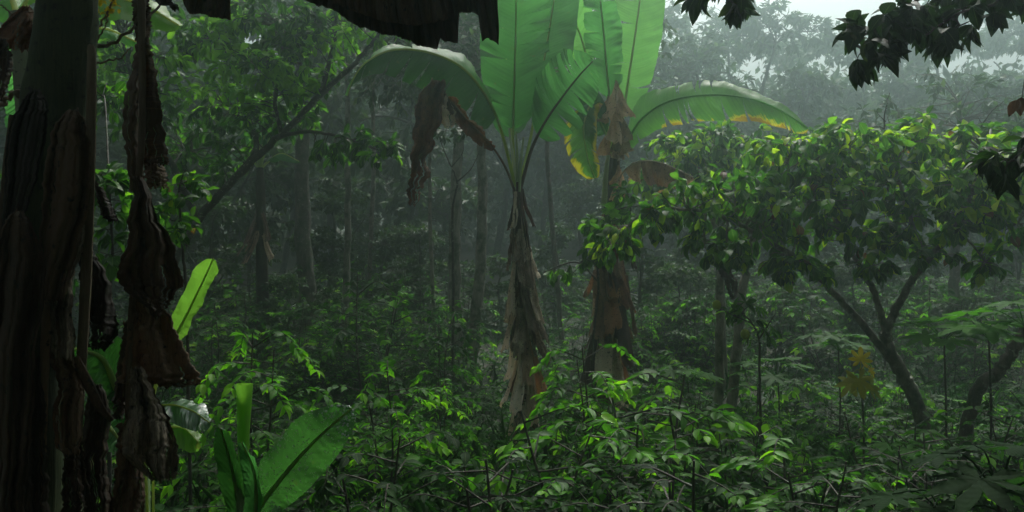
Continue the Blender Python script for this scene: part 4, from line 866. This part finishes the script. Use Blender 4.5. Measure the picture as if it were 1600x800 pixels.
OT = make_tree('overhanging_tree', 'dark leafy branches of an overhanging tree at the top right', 'tree', oh,
    [C(1370, 55, 2.9, 60, 26, .2, 11), C(1440, 20, 2.95, 60, 22, .2, 11), C(1500, 40, 2.95, 45, 30, .2, 9), C(1530, -20, 3, 80, 22, .2, 9), C(1360, 95, 2.9, 35, 10, .12, 4), C(1395, 30, 2.9, 30, 20, .15, 5), C(1125, -12, 3.0, 55, 22, .15, 8), C(1170, 5, 3.0, 18, 10, .1, 2),
     C(1575, 255, 3.0, 32, 26, .2, 9), C(1600, 230, 3, 20, 20, .15, 4), C(1640, 280, 3, 50, 50, .2, 8), C(1600, 5, 3.0, 30, 22, .15, 4)],
    M_dark, M_barkdark, T_OVATE, .085, .046, per=8, twig=.0025, base=(3.9, -1.5, float(ground(3.9, -1.5))), droop=.7)
lm = MB()
n = 26000
cs = np.array([(0, 1, 5.6), (2.5, 2.5, 5.8), (1, -2.5, 5), (0, 5.0, 6.4), (-2, -3, 5), (4.5, -2, 4.6), (5.5, 2, 5.4), (3, -4.5, 3.8), (-1, -5, 3.6), (-4.5, -4.5, 3.4), (5.5, -1, 3)])  # unseen canopy clumps, placed and thickened to shade the foreground
ci = rng.integers(0, len(cs), n); pp = cs[ci]+rdir(n)*np.array([1.7, 1.7, .75])*(rng.uniform(0, 1, n)**.4)[:, None]
leaves(lm, T_SMALL, pp, nrm(rdir(n)+V(0, 0, -.6)), nrm(V(0, 0, 1)+rng.normal(0, .4, (n, 3))), .3, .18, rng.uniform(0, 1, n))
link('crown', lm.mesh('crown', M_dark), OT)
mb = MB(); tube(mb, [P(1605, 100, 3.0), P(1600, 130, 3.0), P(1596, 158, 3.0)], [.002, .0015], 5, 8)
link('twig', mb.mesh('twig', M_barkdark), OT)
lm = MB(); leaves(lm, T_OVATE, np.array([P(1596, 152, 3.0), P(1592, 156, 2.98)]), np.array([V(-.2, -.1, -1), V(-.6, 0, -.8)]), V(-.7, -.6, .2)*np.ones((2, 3)), .065, .04, [.5, .8])
link('dead_leaf', lm.mesh('dead_leaf', M_drydark), OT)

# ---------- lobed-leaf plants
def palmate(nl=7, rad=1.0, depth=.35, droop=.15):
    """A hand-shaped leaf in its own plane, petiole at the origin, pointing along +Y"""
    pts = []
    for k in range(nl):
        a = R(-135+270*k/(nl-1)); ln = rad*(1-.28*abs(k-(nl-1)/2)/((nl-1)/2))
        pts.append((a, ln))
    v, f, uv = [(0, 0, 0)], [], [(0.5, 0)]
    for k, (a, ln) in enumerate(pts):
        da = R(270/(nl-1))
        for (fa, fl) in ((-.5, depth), (-.36, .62), (-.17, .86), (0, 1), (.17, .86), (.36, .62), (.5, depth)):
            l2 = ln*fl; v.append((math.sin(a+da*fa)*l2, math.cos(a+da*fa)*l2, -droop*(l2/rad)**2*rad-(.05*rad*abs(fa)*2))); uv.append((.5+fa*.4, fl))
        i = 1+7*k
        f += [[0, i, i+1, i+3], [i+1, i+2, i+3, i+3][:4], [0, i+3, i+5, i+6], [i+3, i+4, i+5, i+5]]
    # replace degenerate quads by splitting with mid points
    g2, vv = [], list(v)
    for q in f:
        if len(set(q)) == 4: g2.append(q)
        else:
            a, b, c = list(dict.fromkeys(q)); m_ = tuple((np.array(vv[a])+np.array(vv[c]))/2); vv.append(m_); uv.append(uv[a]); g2.append([a, b, c, len(vv)-1])
    return np.array(vv, float), np.array(g2), np.array(uv)
def lobed_plant(name, label, cat, base, stemtop, lv, mat, stem_r=.012, stemmat=None, group=None, nl=7):
    root = thing(name, label, cat, tuple(base), group)
    mb = MB(); tube(mb, [base, (base+stemtop)/2+V(.02, 0, 0), stemtop], [stem_r, stem_r*.6], 8, 20); link('stem', mb.mesh('stem', stemmat or M_barkdark), root)
    tv, tf, tuv = palmate(nl)
    for (pos, rad, yaw, pitch, roll, m_) in lv:
        o = MB(); cyw, syw = math.cos(yaw), math.sin(yaw); cp, sp = math.cos(pitch), math.sin(pitch)
        v = tv*rad
        v[:, 2] += .04*rad*np.sin(tv[:, 0]*9+yaw)+.03*rad*np.sin(tv[:, 1]*11)
        v = np.stack([v[:, 0], v[:, 1]*cp-v[:, 2]*sp, v[:, 1]*sp+v[:, 2]*cp], -1)
        v = np.stack([v[:, 0]*math.cos(roll)+v[:, 2]*math.sin(roll), v[:, 1], -v[:, 0]*math.sin(roll)+v[:, 2]*math.cos(roll)], -1)
        v = np.stack([v[:, 0]*cyw+v[:, 1]*syw, -v[:, 0]*syw+v[:, 1]*cyw, v[:, 2]], -1)+pos
        o.add(v, tf, tuv, r=rng.uniform())
        tube(o, [stemtop-V(0, 0, .03), (stemtop+pos)/2+V(0, 0, .04), pos], [.004, .003], 5, 8)
        link('leaf', o.mesh('leaf', m_ or mat), root)
    return root
b_ = gp(1347, 7)
lobed_plant('lobed_leaf_plant', 'thin-stemmed plant with star-shaped yellow leaves beside the spreading tree', 'plant', b_, P(1345, 575, 7),
    [(P(1345, 562, 6.95), .12, .2, 1.2, .1, M_yellow), (P(1362, 578, 7.05), .07, 2.4, -1.2, .2, M_yellow), (P(1342, 592, 6.9), .17, 3.0, -1.1, .1, M_yellowgreen), (P(1360, 600, 7.1), .17, 2.2, -.9, .3, M_yellowgreen), (P(1330, 596, 7.05), .16, 4.0, -.8, -.3, M_yellowgreen)], M_yellow)
rs = random.Random(77)
def umbrella_plant(px, d, py, n, rad, label, mat, seed):
    rs = random.Random(seed); b = gp(px, d); t = P(px, py+24, d)
    lv = []
    for k in range(n):
        a = 6.28*k/n+rs.uniform(-.3, .3); rr_ = rs.uniform(.6, 1.5)*rad
        lv.append((t+V(math.sin(a)*rr_, math.cos(a)*rr_*.8, rs.uniform(.0, .18)), rad*rs.uniform(.75, 1.1), a, rs.uniform(-.35, .05), rs.uniform(-.15, .15), None))
    return lobed_plant('lobed_leaf_plant', label, 'plant', b, t, lv, mat)
umbrella_plant(1475, 7.6, 505, 7, .26, 'tall plant with flat layered lobed leaves left of the slanting trunk', M_papaya, 1)
umbrella_plant(1545, 6.8, 500, 7, .28, 'tall plant with flat layered lobed leaves crossing the slanting trunk at the right edge', M_papaya, 2)
umbrella_plant(1600, 6.2, 478, 6, .26, 'plant whose flat lobed leaves reach in from the right edge above the slanting trunk', M_papaya, 3)
umbrella_plant(1310, 9.5, 520, 8, .24, 'dim plant with flat lobed leaves below the fork of the spreading tree', M_papaya, 4)
umbrella_plant(1215, 10, 560, 7, .24, 'dim plant with flat lobed leaves under the left limb of the spreading tree', M_papaya, 5)
umbrella_plant(1075, 9.2, 572, 6, .22, 'plant with pale lobed leaves right of the second banana stem', M_papaya, 6)
umbrella_plant(1560, 2.9, 738, 6, .2, 'dark lobed-leaf plant close by in the bottom right corner', M_darkpap, 7)
umbrella_plant(1480, 3.1, 778, 5, .17, 'low dark lobed-leaf plant at the bottom edge, left of the corner one', M_darkpap, 8)
umbrella_plant(1400, 6.6, 690, 6, .16, 'small lobed-leaf plant in front of the foot of the spreading tree', M_papaya, 9)

# ---------- fruiting shrub and slim trees below the crown on the right
make_tree('slanting_tree', 'thick bare trunk slanting up to the right edge', 'tree',
    [([gp(1490, 7.6), P(1522, 622, 7.5), P(1560, 582, 7.45), P(1590, 535, 7.4), P(1625, 470, 7.4), P(1700, 380, 7.4)], .06, .045)],
    [C(1720, 330, 7.4, 60, 50, .5, 25), C(1680, 260, 7.4, 60, 50, .5, 20)], M_broad, M_bark, T_BROAD, .15, .08, per=8, twig=.006, sides=12)
make_tree('slim_tree', 'slim pale tree leaning right under the left end of the spreading crown', 'tree',
    [([gp(1140, 10.3), P(1158, 470, 10.3), P(1172, 400, 10.3), P(1180, 350, 10.3)], .07, .03)], [C(1185, 320, 10.3, 50, 40, .6, 25)], M_far, M_barkpale, T_BROAD, .14, .07, per=8, twig=.006)
t = make_tree('slim_tree', 'slim pale tree with a dark dead leaf hanging at its side', 'tree',
    [([gp(1124, 10.0), P(1125, 480, 10), P(1127, 400, 10), P(1128, 340, 10)], .06, .03)], [C(1110, 320, 10.1, 50, 30, .6, 25)], M_far, M_barkpale, T_BROAD, .14, .07, per=8, twig=.006)
drape(t, [(405, 1126, 1146), (425, 1124, 1144), (440, 1132, 1152), (458, 1138, 1152), (468, 1142, 1146)], 9.8, M_drydark, folds=1, amp=.04, rag=.03, seed=61)
fb = gp(1190, 8.0)
fr = make_tree('fruit_shrub', 'spindly shrub with round yellow-green fruit and drooping leaves', 'shrub',
    [([fb, P(1187, 580, 8), P(1186, 530, 8), P(1175, 505, 8), P(1160, 490, 8)], .014, .006), ([P(1186, 530, 8), P(1205, 500, 8), P(1212, 490, 8)], .008, .004), ([P(1175, 505, 8), P(1140, 490, 8), P(1122, 478, 8)], .007, .003)],
    [C(1190, 515, 8, 26, 20, .15, 7), C(1150, 490, 8, 22, 12, .15, 5), C(1168, 480, 8, 26, 10, .15, 5)], M_bright, M_barkdark, T_COFFEE, .13, .045, per=6, twig=.003, droop=1.0)
for px, py in ((1120, 477), (1164, 522)):
    mb = MB(); c = P(px, py, 7.95); th = np.linspace(0, math.pi, 10)
    tube(mb, [c+V(0, 0, .05*math.cos(a)) for a in th], [max(.002, .042*math.sin(a)) for a in th], 12); link('fruit', mb.mesh('fruit', M_fruit), fr)

# bare twigs above the spreading crown
def twig_thing(name, label, cat, chains, mat, base=None):
    root = thing(name, label, cat, tuple(base if base is not None else chains[0][0][0]))
    for i, (pts, r0, r1) in enumerate(chains):
        mb = MB(); q = catmull(pts, 18); q[1:-1] += rng.normal(0, r0*.5, (16, 3)); tube(mb, q, np.linspace(r0, r1, 18), 6)
        link('trunk' if i == 0 else 'branch', mb.mesh('branch', mat), root)
    return root
twig_thing('dead_sapling', 'bare forked twig standing up out of the spreading crown', 'twig',
    [([P(1388, 300, 8.7), P(1388, 240, 8.7), P(1382, 200, 8.7), P(1384, 170, 8.7), P(1390, 145, 8.7)], .012, .004), ([P(1382, 200, 8.7), P(1365, 198, 8.7), P(1345, 207, 8.7)], .006, .003), ([P(1384, 190, 8.7), P(1372, 178, 8.7), P(1370, 170, 8.7)], .005, .002), ([P(1386, 222, 8.7), P(1400, 205, 8.7), P(1412, 200, 8.7)], .005, .002)], M_barkdark, base=P(1388, 300, 8.7))
twig_thing('dead_sapling', 'thin bare twig leaning right above the spreading crown near the right edge', 'twig',
    [([P(1525, 230, 8.7), P(1535, 195, 8.7), P(1552, 172, 8.7), P(1568, 158, 8.7)], .008, .003), ([P(1535, 195, 8.7), P(1528, 182, 8.7)], .004, .002)], M_barkdark, base=P(1525, 230, 8.7))
twig_thing('fallen_branch', 'pale bare twigs leaning at the foot of the central banana plant', 'branch',
    [([P(826, 705, 9.3), P(828, 670, 9.3), P(830, 640, 9.3)], .012, .004), ([P(828, 680, 9.3), P(845, 665, 9.25), P(866, 660, 9.2)], .008, .003), ([P(828, 660, 9.3), P(818, 645, 9.3)], .006, .003)], M_twig)
twig_thing('fallen_branch', 'pale crooked twig lying left of the foot of the central banana plant', 'branch',
    [([P(764, 684, 8.6), P(778, 704, 8.6), P(790, 716, 8.6), P(806, 730, 8.6)], .009, .004), ([P(778, 704, 8.6), P(770, 700, 8.5)], .005, .003)], M_twig)
twig_thing('fallen_branch', 'long pale stick lying right of the foot of the central banana plant', 'branch',
    [([P(812, 748, 7.2), P(840, 742, 7.2), P(870, 738, 7.3)], .009, .006)], M_twig)
twig_thing('fallen_branch', 'thin pale upright twigs between the shrubs at the lower right of centre', 'branch',
    [([P(1014, 730, 6.6), P(1006, 700, 6.6), P(1004, 668, 6.7)], .006, .004), ([P(950, 690, 6.9), P(951, 640, 6.9), P(955, 610, 6.9)], .007, .003), ([P(995, 650, 6.9), P(1012, 630, 6.9), P(1030, 608, 6.9)], .006, .003)], M_twig)
bt = [([P(128, 76, 2.6), P(150, 72, 2.6), P(180, 64, 2.6), P(215, 42, 2.6), P(240, 20, 2.65), P(275, -20, 2.7)], .007, .003), ([P(140, 100, 2.7), P(165, 96, 2.7), P(190, 88, 2.7), P(205, 74, 2.7)], .004, .002),
      ([P(50, 132, 2.7), P(20, 150, 2.7), P(-20, 172, 2.75)], .01, .008), ([P(140, 60, 2.7), P(155, 40, 2.7), P(175, 5, 2.7), P(185, -10, 2.7)], .004, .003), ([P(150, 65, 2.75), P(165, 40, 2.7), P(170, 10, 2.7)], .003, .002), ([P(25, 30, 2.75), P(5, 10, 2.7), P(-10, 5, 2.7)], .003, .002)]
tb = twig_thing('climbing_branch', 'bare tan branch twining behind the dark banana stem', 'branch', bt, M_branch)
lm = MB(); pp = np.array([P(150+rng.uniform(-4, 40), rng.uniform(0, 20), 2.7) for _ in range(26)])
leaves(lm, T_OVATE, pp, rdir(26), nrm(rdir(26)+V(0, -1, 0)), .018, .013, rng.uniform(0, 1, 26)); link('blossom', lm.mesh('blossom', M_yellow), tb)

# leafy saplings at mid left, behind the hanging leaf
make_tree('sapling', 'sapling with green and yellowing leaves just right of the long hanging dead leaf', 'tree',
    [([gp(300, 5.2), P(292, 500, 5.2), P(285, 380, 5.2), P(280, 300, 5.2), P(290, 265, 5.2)], .012, .004)], [C(288, 290, 5.2, 36, 30, .2, 14), C(268, 345, 5.2, 30, 34, .2, 12), C(290, 365, 5.2, 20, 20, .2, 6)], M_broad, M_barkdark, T_BROAD, .085, .05, per=5, twig=.003)
make_tree('sapling', 'leafy sapling between the dark banana stem and the long hanging dead leaf', 'tree',
    [([gp(170, 5), P(172, 500, 5), P(175, 380, 5), P(170, 280, 5)], .014, .005)], [C(172, 300, 5, 36, 50, .3, 22), C(165, 400, 5, 30, 50, .3, 16), C(160, 150, 6, 60, 40, .3, 12), C(20, 300, 5.2, 40, 80, .3, 14)], M_bright, M_barkdark, T_BROAD, .1, .055, per=6, twig=.003)

# ---------- shrubs of the undergrowth
def make_shrub(name, label, seed, h=1.2, spread=.55, lat=16, pairs=6, L=.085, W=.04, mat=M_coffee, tpl=T_COFFEE, stems=2):
    global rng
    rs = np.random.default_rng(seed); root = thing(name, label, 'shrub', (0, 0, 0))
    mb, lm = MB(), MB(); pos, dr, rr = [], [], []
    for s_ in range(stems):
        top = V(rs.normal(0, .14), rs.normal(0, .14), h*rs.uniform(.8, 1)); q = catmull([V(rs.normal(0, .03), rs.normal(0, .03), -.05), top*V(.7, .7, .5)+V(rs.normal(0, .05), rs.normal(0, .05), 0), top], 14)
        tube(mb, q, [.009, .007, .004], 6)
        for k in range(lat//stems):
            t = .14+.86*(k+rs.uniform(0, .6))/(lat//stems); t = min(t, 1); p = q[int(t*13)]
            a = k*2.4+rs.uniform(-.5, .5)+s_; ln = spread*(1.15-.55*t)*rs.uniform(.7, 1.15)
            d = V(math.cos(a), math.sin(a), rs.uniform(.15, .6))
            e = p+d*ln*.6+V(0, 0, -.02); e2 = p+V(d[0], d[1], -.05+rs.uniform(-.2, .15))*ln
            b = catmull([p, e, e2], 10); tube(mb, b, [.005, .0025], 4, cap=False)
            T = nrm(np.gradient(b, axis=0)); age = rs.uniform(-.16, .3)
            for j in range(pairs):
                u = .25+.75*(j+.5)/pairs; i = min(9, int(u*9.99)); side = nrm(np.cross(T[i], UP))
                for sg in (-1, 1):
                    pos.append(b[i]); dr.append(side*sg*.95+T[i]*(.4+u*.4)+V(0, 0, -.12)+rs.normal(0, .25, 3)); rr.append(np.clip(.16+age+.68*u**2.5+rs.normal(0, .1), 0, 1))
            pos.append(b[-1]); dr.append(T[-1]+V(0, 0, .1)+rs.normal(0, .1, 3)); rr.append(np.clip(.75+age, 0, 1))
    pos, dr, rr = np.array(pos), np.array(dr), np.array(rr); n = len(pos)
    rng = rs
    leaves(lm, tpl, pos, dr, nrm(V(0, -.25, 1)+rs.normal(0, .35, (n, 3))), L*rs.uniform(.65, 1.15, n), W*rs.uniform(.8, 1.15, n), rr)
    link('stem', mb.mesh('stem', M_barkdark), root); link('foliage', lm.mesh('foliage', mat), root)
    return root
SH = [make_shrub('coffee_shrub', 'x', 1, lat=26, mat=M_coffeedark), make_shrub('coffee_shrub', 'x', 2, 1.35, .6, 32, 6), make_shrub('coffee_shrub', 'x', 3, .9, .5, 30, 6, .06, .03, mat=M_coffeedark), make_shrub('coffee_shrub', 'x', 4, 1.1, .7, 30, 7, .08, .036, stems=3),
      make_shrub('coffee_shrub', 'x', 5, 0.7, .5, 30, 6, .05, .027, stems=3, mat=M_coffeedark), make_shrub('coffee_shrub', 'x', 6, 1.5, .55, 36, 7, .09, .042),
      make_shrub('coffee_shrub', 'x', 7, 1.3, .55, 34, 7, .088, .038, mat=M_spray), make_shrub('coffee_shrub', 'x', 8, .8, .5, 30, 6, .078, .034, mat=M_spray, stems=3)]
usedS = set()
def shrub(px, py_top, d, k, label=None, name=None):
    b = gp(px, d); top = EYE+(400-py_top)/F*d; hh = (1.2, 1.35, .9, 1.1, .7, 1.5, 1.3, .8)[k]
    s_ = max(.35, min(1.9, (top-b[2])/hh))
    o = SH[k] if k not in usedS else copy_tree(SH[k]); usedS.add(k)
    o.location = b; o.rotation_euler = (0, 0, random.uniform(0, 6.28)); w_ = max(.8, min(s_, 1.6))*random.uniform(1.0, 1.35); o.scale = (w_, w_, s_)
    if label: o['label'] = label
    else: o['label'] = 'leafy green coffee-like shrub in the undergrowth of the clearing'; o['group'] = 'leafy shrubs of the undergrowth'
    return o
named = [(915, 530, 7.0, 6, 'shrub with bright drooping leaves right in front of the second banana plant'),
         (600, 560, 6.6, 6, 'shrub with bright tips between the dewy banana leaf and the central banana plant'),
         (405, 505, 6.2, 6, 'shrub standing behind the rolled young banana leaf'),
         (575, 430, 12.5, 3, 'tall dim shrub in the mist left of the central banana plant'),
         (900, 615, 6.0, 7, 'low shrub at the right foot of the central banana plant'),
         (690, 570, 8.0, 6, 'shrub just left of the foot of the central banana plant'),
         (1075, 590, 6.5, 7, 'sprawling shrub with arching yellow-green tips right of the second banana plant'),
         (1150, 640, 5.8, 0, 'shrub below the fruiting shrub at the lower right'),
         (1500, 645, 6.3, 7, 'glossy shrub at the foot of the spreading tree near the right edge'),
         (1420, 655, 5.9, 2, 'small glossy shrub in front of the trunk of the spreading tree'),
         (560, 640, 4.6, 0, 'dark shrub just right of the dewy banana leaf'),
         (820, 700, 5.2, 4, 'low shrub in front of the foot of the central banana plant'),
         (1010, 700, 4.9, 4, 'low bright shrub at the bottom, right of centre'),
         (1310, 690, 5.0, 7, 'shrub in front of the yellow star-leaved plant'),
         (700, 470, 11.5, 0, 'dim shrub at the foot of the mottled pair of trees')]
for px, py, d, k, lb in named: shrub(px, py, d, k, lb)
random.seed(99)
for i in range(135):
    u = (i*0.6180339) % 1; d = 4.6+13*u**.85
    px = random.uniform(150, 1640) if d > 5 else random.uniform(450, 1640)
    if abs(px-820) < 85 and d < 9.6: px += 170 if px > 820 else -170
    if abs(px-950) < 40 and 7 < d < 11: px += 110
    if 1180 < px < 1450 and 6.5 < d < 8.5: d += 3
    b = gp(px, d); hh = random.uniform(.4, .95)*(1 if d < 9 else .8)
    py = 400-(b[2]+hh-EYE)*F/d
    shrub(px, py, d, random.randrange(6))
for i in range(120):                     # dark bushes at the back of the clearing and under the far trees
    d = random.uniform(13, 27); px = random.uniform(150, 1640); b = gp(px, d); hh = random.uniform(.7, 1.9)
    shrub(px, 400-(b[2]+hh-EYE)*F/d, d, random.choice((1, 3, 5)))

def make_fern(seed, n=11, ln=.6):
    rs = np.random.default_rng(seed); root = thing('fern', 'x', 'fern', (0, 0, 0)); mb, lm = MB(), MB(); pos, dr, sz = [], [], []
    for k in range(n):
        a = k*6.283/n+rs.uniform(-.3, .3); L_ = ln*rs.uniform(.7, 1.15); d = V(math.cos(a), math.sin(a), 0); h = rs.uniform(.25, .6)
        q = catmull([V(0, 0, 0), d*L_*.4+UP*L_*h, d*L_*.8+UP*L_*h*.95, d*L_*1.1+UP*L_*h*.5], 16); tube(mb, q, [.004, .0015], 4, cap=False)
        T = nrm(np.gradient(q, axis=0)); sd = nrm(np.cross(T, UP))
        for i in range(3, 16):
            for sg in (-1, 1):
                pos.append(q[i]); dr.append(sd[i]*sg+T[i]*.35+V(0, 0, -.15)); sz.append(.34*L_*math.sin(math.pi*(i-1)/16.5)**.8*.55)
    pos, dr, sz = np.array(pos), np.array(dr), np.array(sz)
    leaves(lm, T_COFFEE, pos, dr, nrm(UP+rs.normal(0, .15, (len(pos), 3))), sz*1.3, sz*.32, np.clip(rs.normal(.62, .12, len(pos)), 0, 1))
    link('stem', mb.mesh('stem', M_barkdark), root); link('fronds', lm.mesh('fronds', M_coffee), root); return root
fern0 = make_fern(3)
for i in range(26):
    d = random.uniform(3.6, 9.5); px = random.uniform(480, 1620); px += 120 if abs(px-820) < 50 else 0
    o = fern0 if i == 0 else copy_tree(fern0); o.location = gp(px, d); s_ = random.uniform(.7, 1.5); o.scale = (s_, s_, s_); o.rotation_euler = (0, 0, random.uniform(0, 6))
    o['label'] = 'small green fern spreading its fronds among the undergrowth shrubs'; o['group'] = 'ferns of the undergrowth'
bl0 = make_shrub('broadleaf_shrub', 'x', 31, .8, .4, 14, 4, .15, .085, M_bright, T_BROAD, 3)
for i in range(24):
    d = random.uniform(6.5, 13); px = random.uniform(430, 1620); px += 120 if abs(px-820) < 50 else 0
    o = bl0 if i == 0 else copy_tree(bl0); o.location = gp(px, d); s_ = random.uniform(.55, 1.15); o.scale = (s_, s_, s_); o.rotation_euler = (0, 0, random.uniform(0, 6))
    o['label'] = 'low shrub with large rounded drooping leaves in the undergrowth'; o['group'] = 'large-leaved shrubs of the undergrowth'

# ---------- ground cover
rng = np.random.default_rng(5)
mb = MB(); n = 17000
d = 2.6*np.exp(rng.uniform(0, 1, n)*math.log(26/2.6)); px = rng.uniform(-120, 1720, n); x = (px-800)/F*d
z = ground(x, d)
hn = np.array([mnoise.noise(Vector((a*.9, b*.9, 0))) for a, b in zip(x, d)])
hh = np.clip(.16+.34*hn+rng.uniform(0, .16, n), .03, .6)
rsz = np.array([mnoise.noise(Vector((a*.6+9, b*.6, 3))) for a, b in zip(x, d)])
k = 6
pos = np.repeat(np.stack([x, d, z], -1), k, 0)+rng.normal(0, 1, (n*k, 3))*V(.07, .07, 0)
pos[:, 2] += np.repeat(hh, k)*rng.uniform(.25, 1.1, n*k)
dr = rdir(n*k, -.5, .6); sz = np.repeat(rng.uniform(.6, 1.3, n)*(1+.6*rsz), k)*rng.uniform(.7, 1.2, n*k)*.058
leaves(mb, T_OVATE, pos, dr, nrm(UP+rng.normal(0, .35, (n*k, 3))), sz*1.2, sz*.62, np.clip(np.repeat(.42+.3*hn+rng.normal(0, .12, n), k)+rng.normal(0, .08, n*k), 0, 1))
gc = link('undergrowth', mb.mesh('undergrowth', M_under)); gc['kind'] = 'stuff'; tag(gc, 'low tangle of small-leaved weeds covering the clearing floor', 'undergrowth')
mb = MB(); n = 9000
d = 2.6*np.exp(rng.uniform(0, 1, n)*math.log(20/2.6)); px = rng.uniform(-120, 1720, n); x = (px-800)/F*d
pos = np.stack([x, d, ground(x, d)+rng.uniform(0, .12, n)], -1); dr = nrm(rdir(n, .2, 1)+V(0, 0, .9))
leaves(mb, T_GRASS, pos, dr, rdir(n), rng.uniform(.12, .45, n), .008, rng.uniform(0, .95, n))
gg = link('grass', mb.mesh('grass', M_under)); gg['kind'] = 'stuff'; tag(gg, 'thin grass blades among the weeds of the clearing', 'grass')
mb = MB()
for i in range(60):
    d0 = 4.2*math.exp(rng.uniform()*math.log(6)); p0 = gp(rng.uniform(0, 1640), d0)+V(0, 0, rng.uniform(.02, .3)); a = rng.uniform(0, 6.28); ln = rng.uniform(.15, .6)
    q = [p0, p0+V(math.cos(a), math.sin(a), rng.uniform(0, .9))*ln*.5+rng.normal(0, .03, 3), p0+V(math.cos(a+.3), math.sin(a+.3), rng.uniform(-.1, 1.0))*ln]
    tube(mb, catmull(q, 7), [.004, .0015], 4, cap=False)
tw = link('twig_litter', mb.mesh('twig_litter', M_twig)); tw['kind'] = 'stuff'; tag(tw, 'thin dry twigs scattered through the weeds', 'twigs')
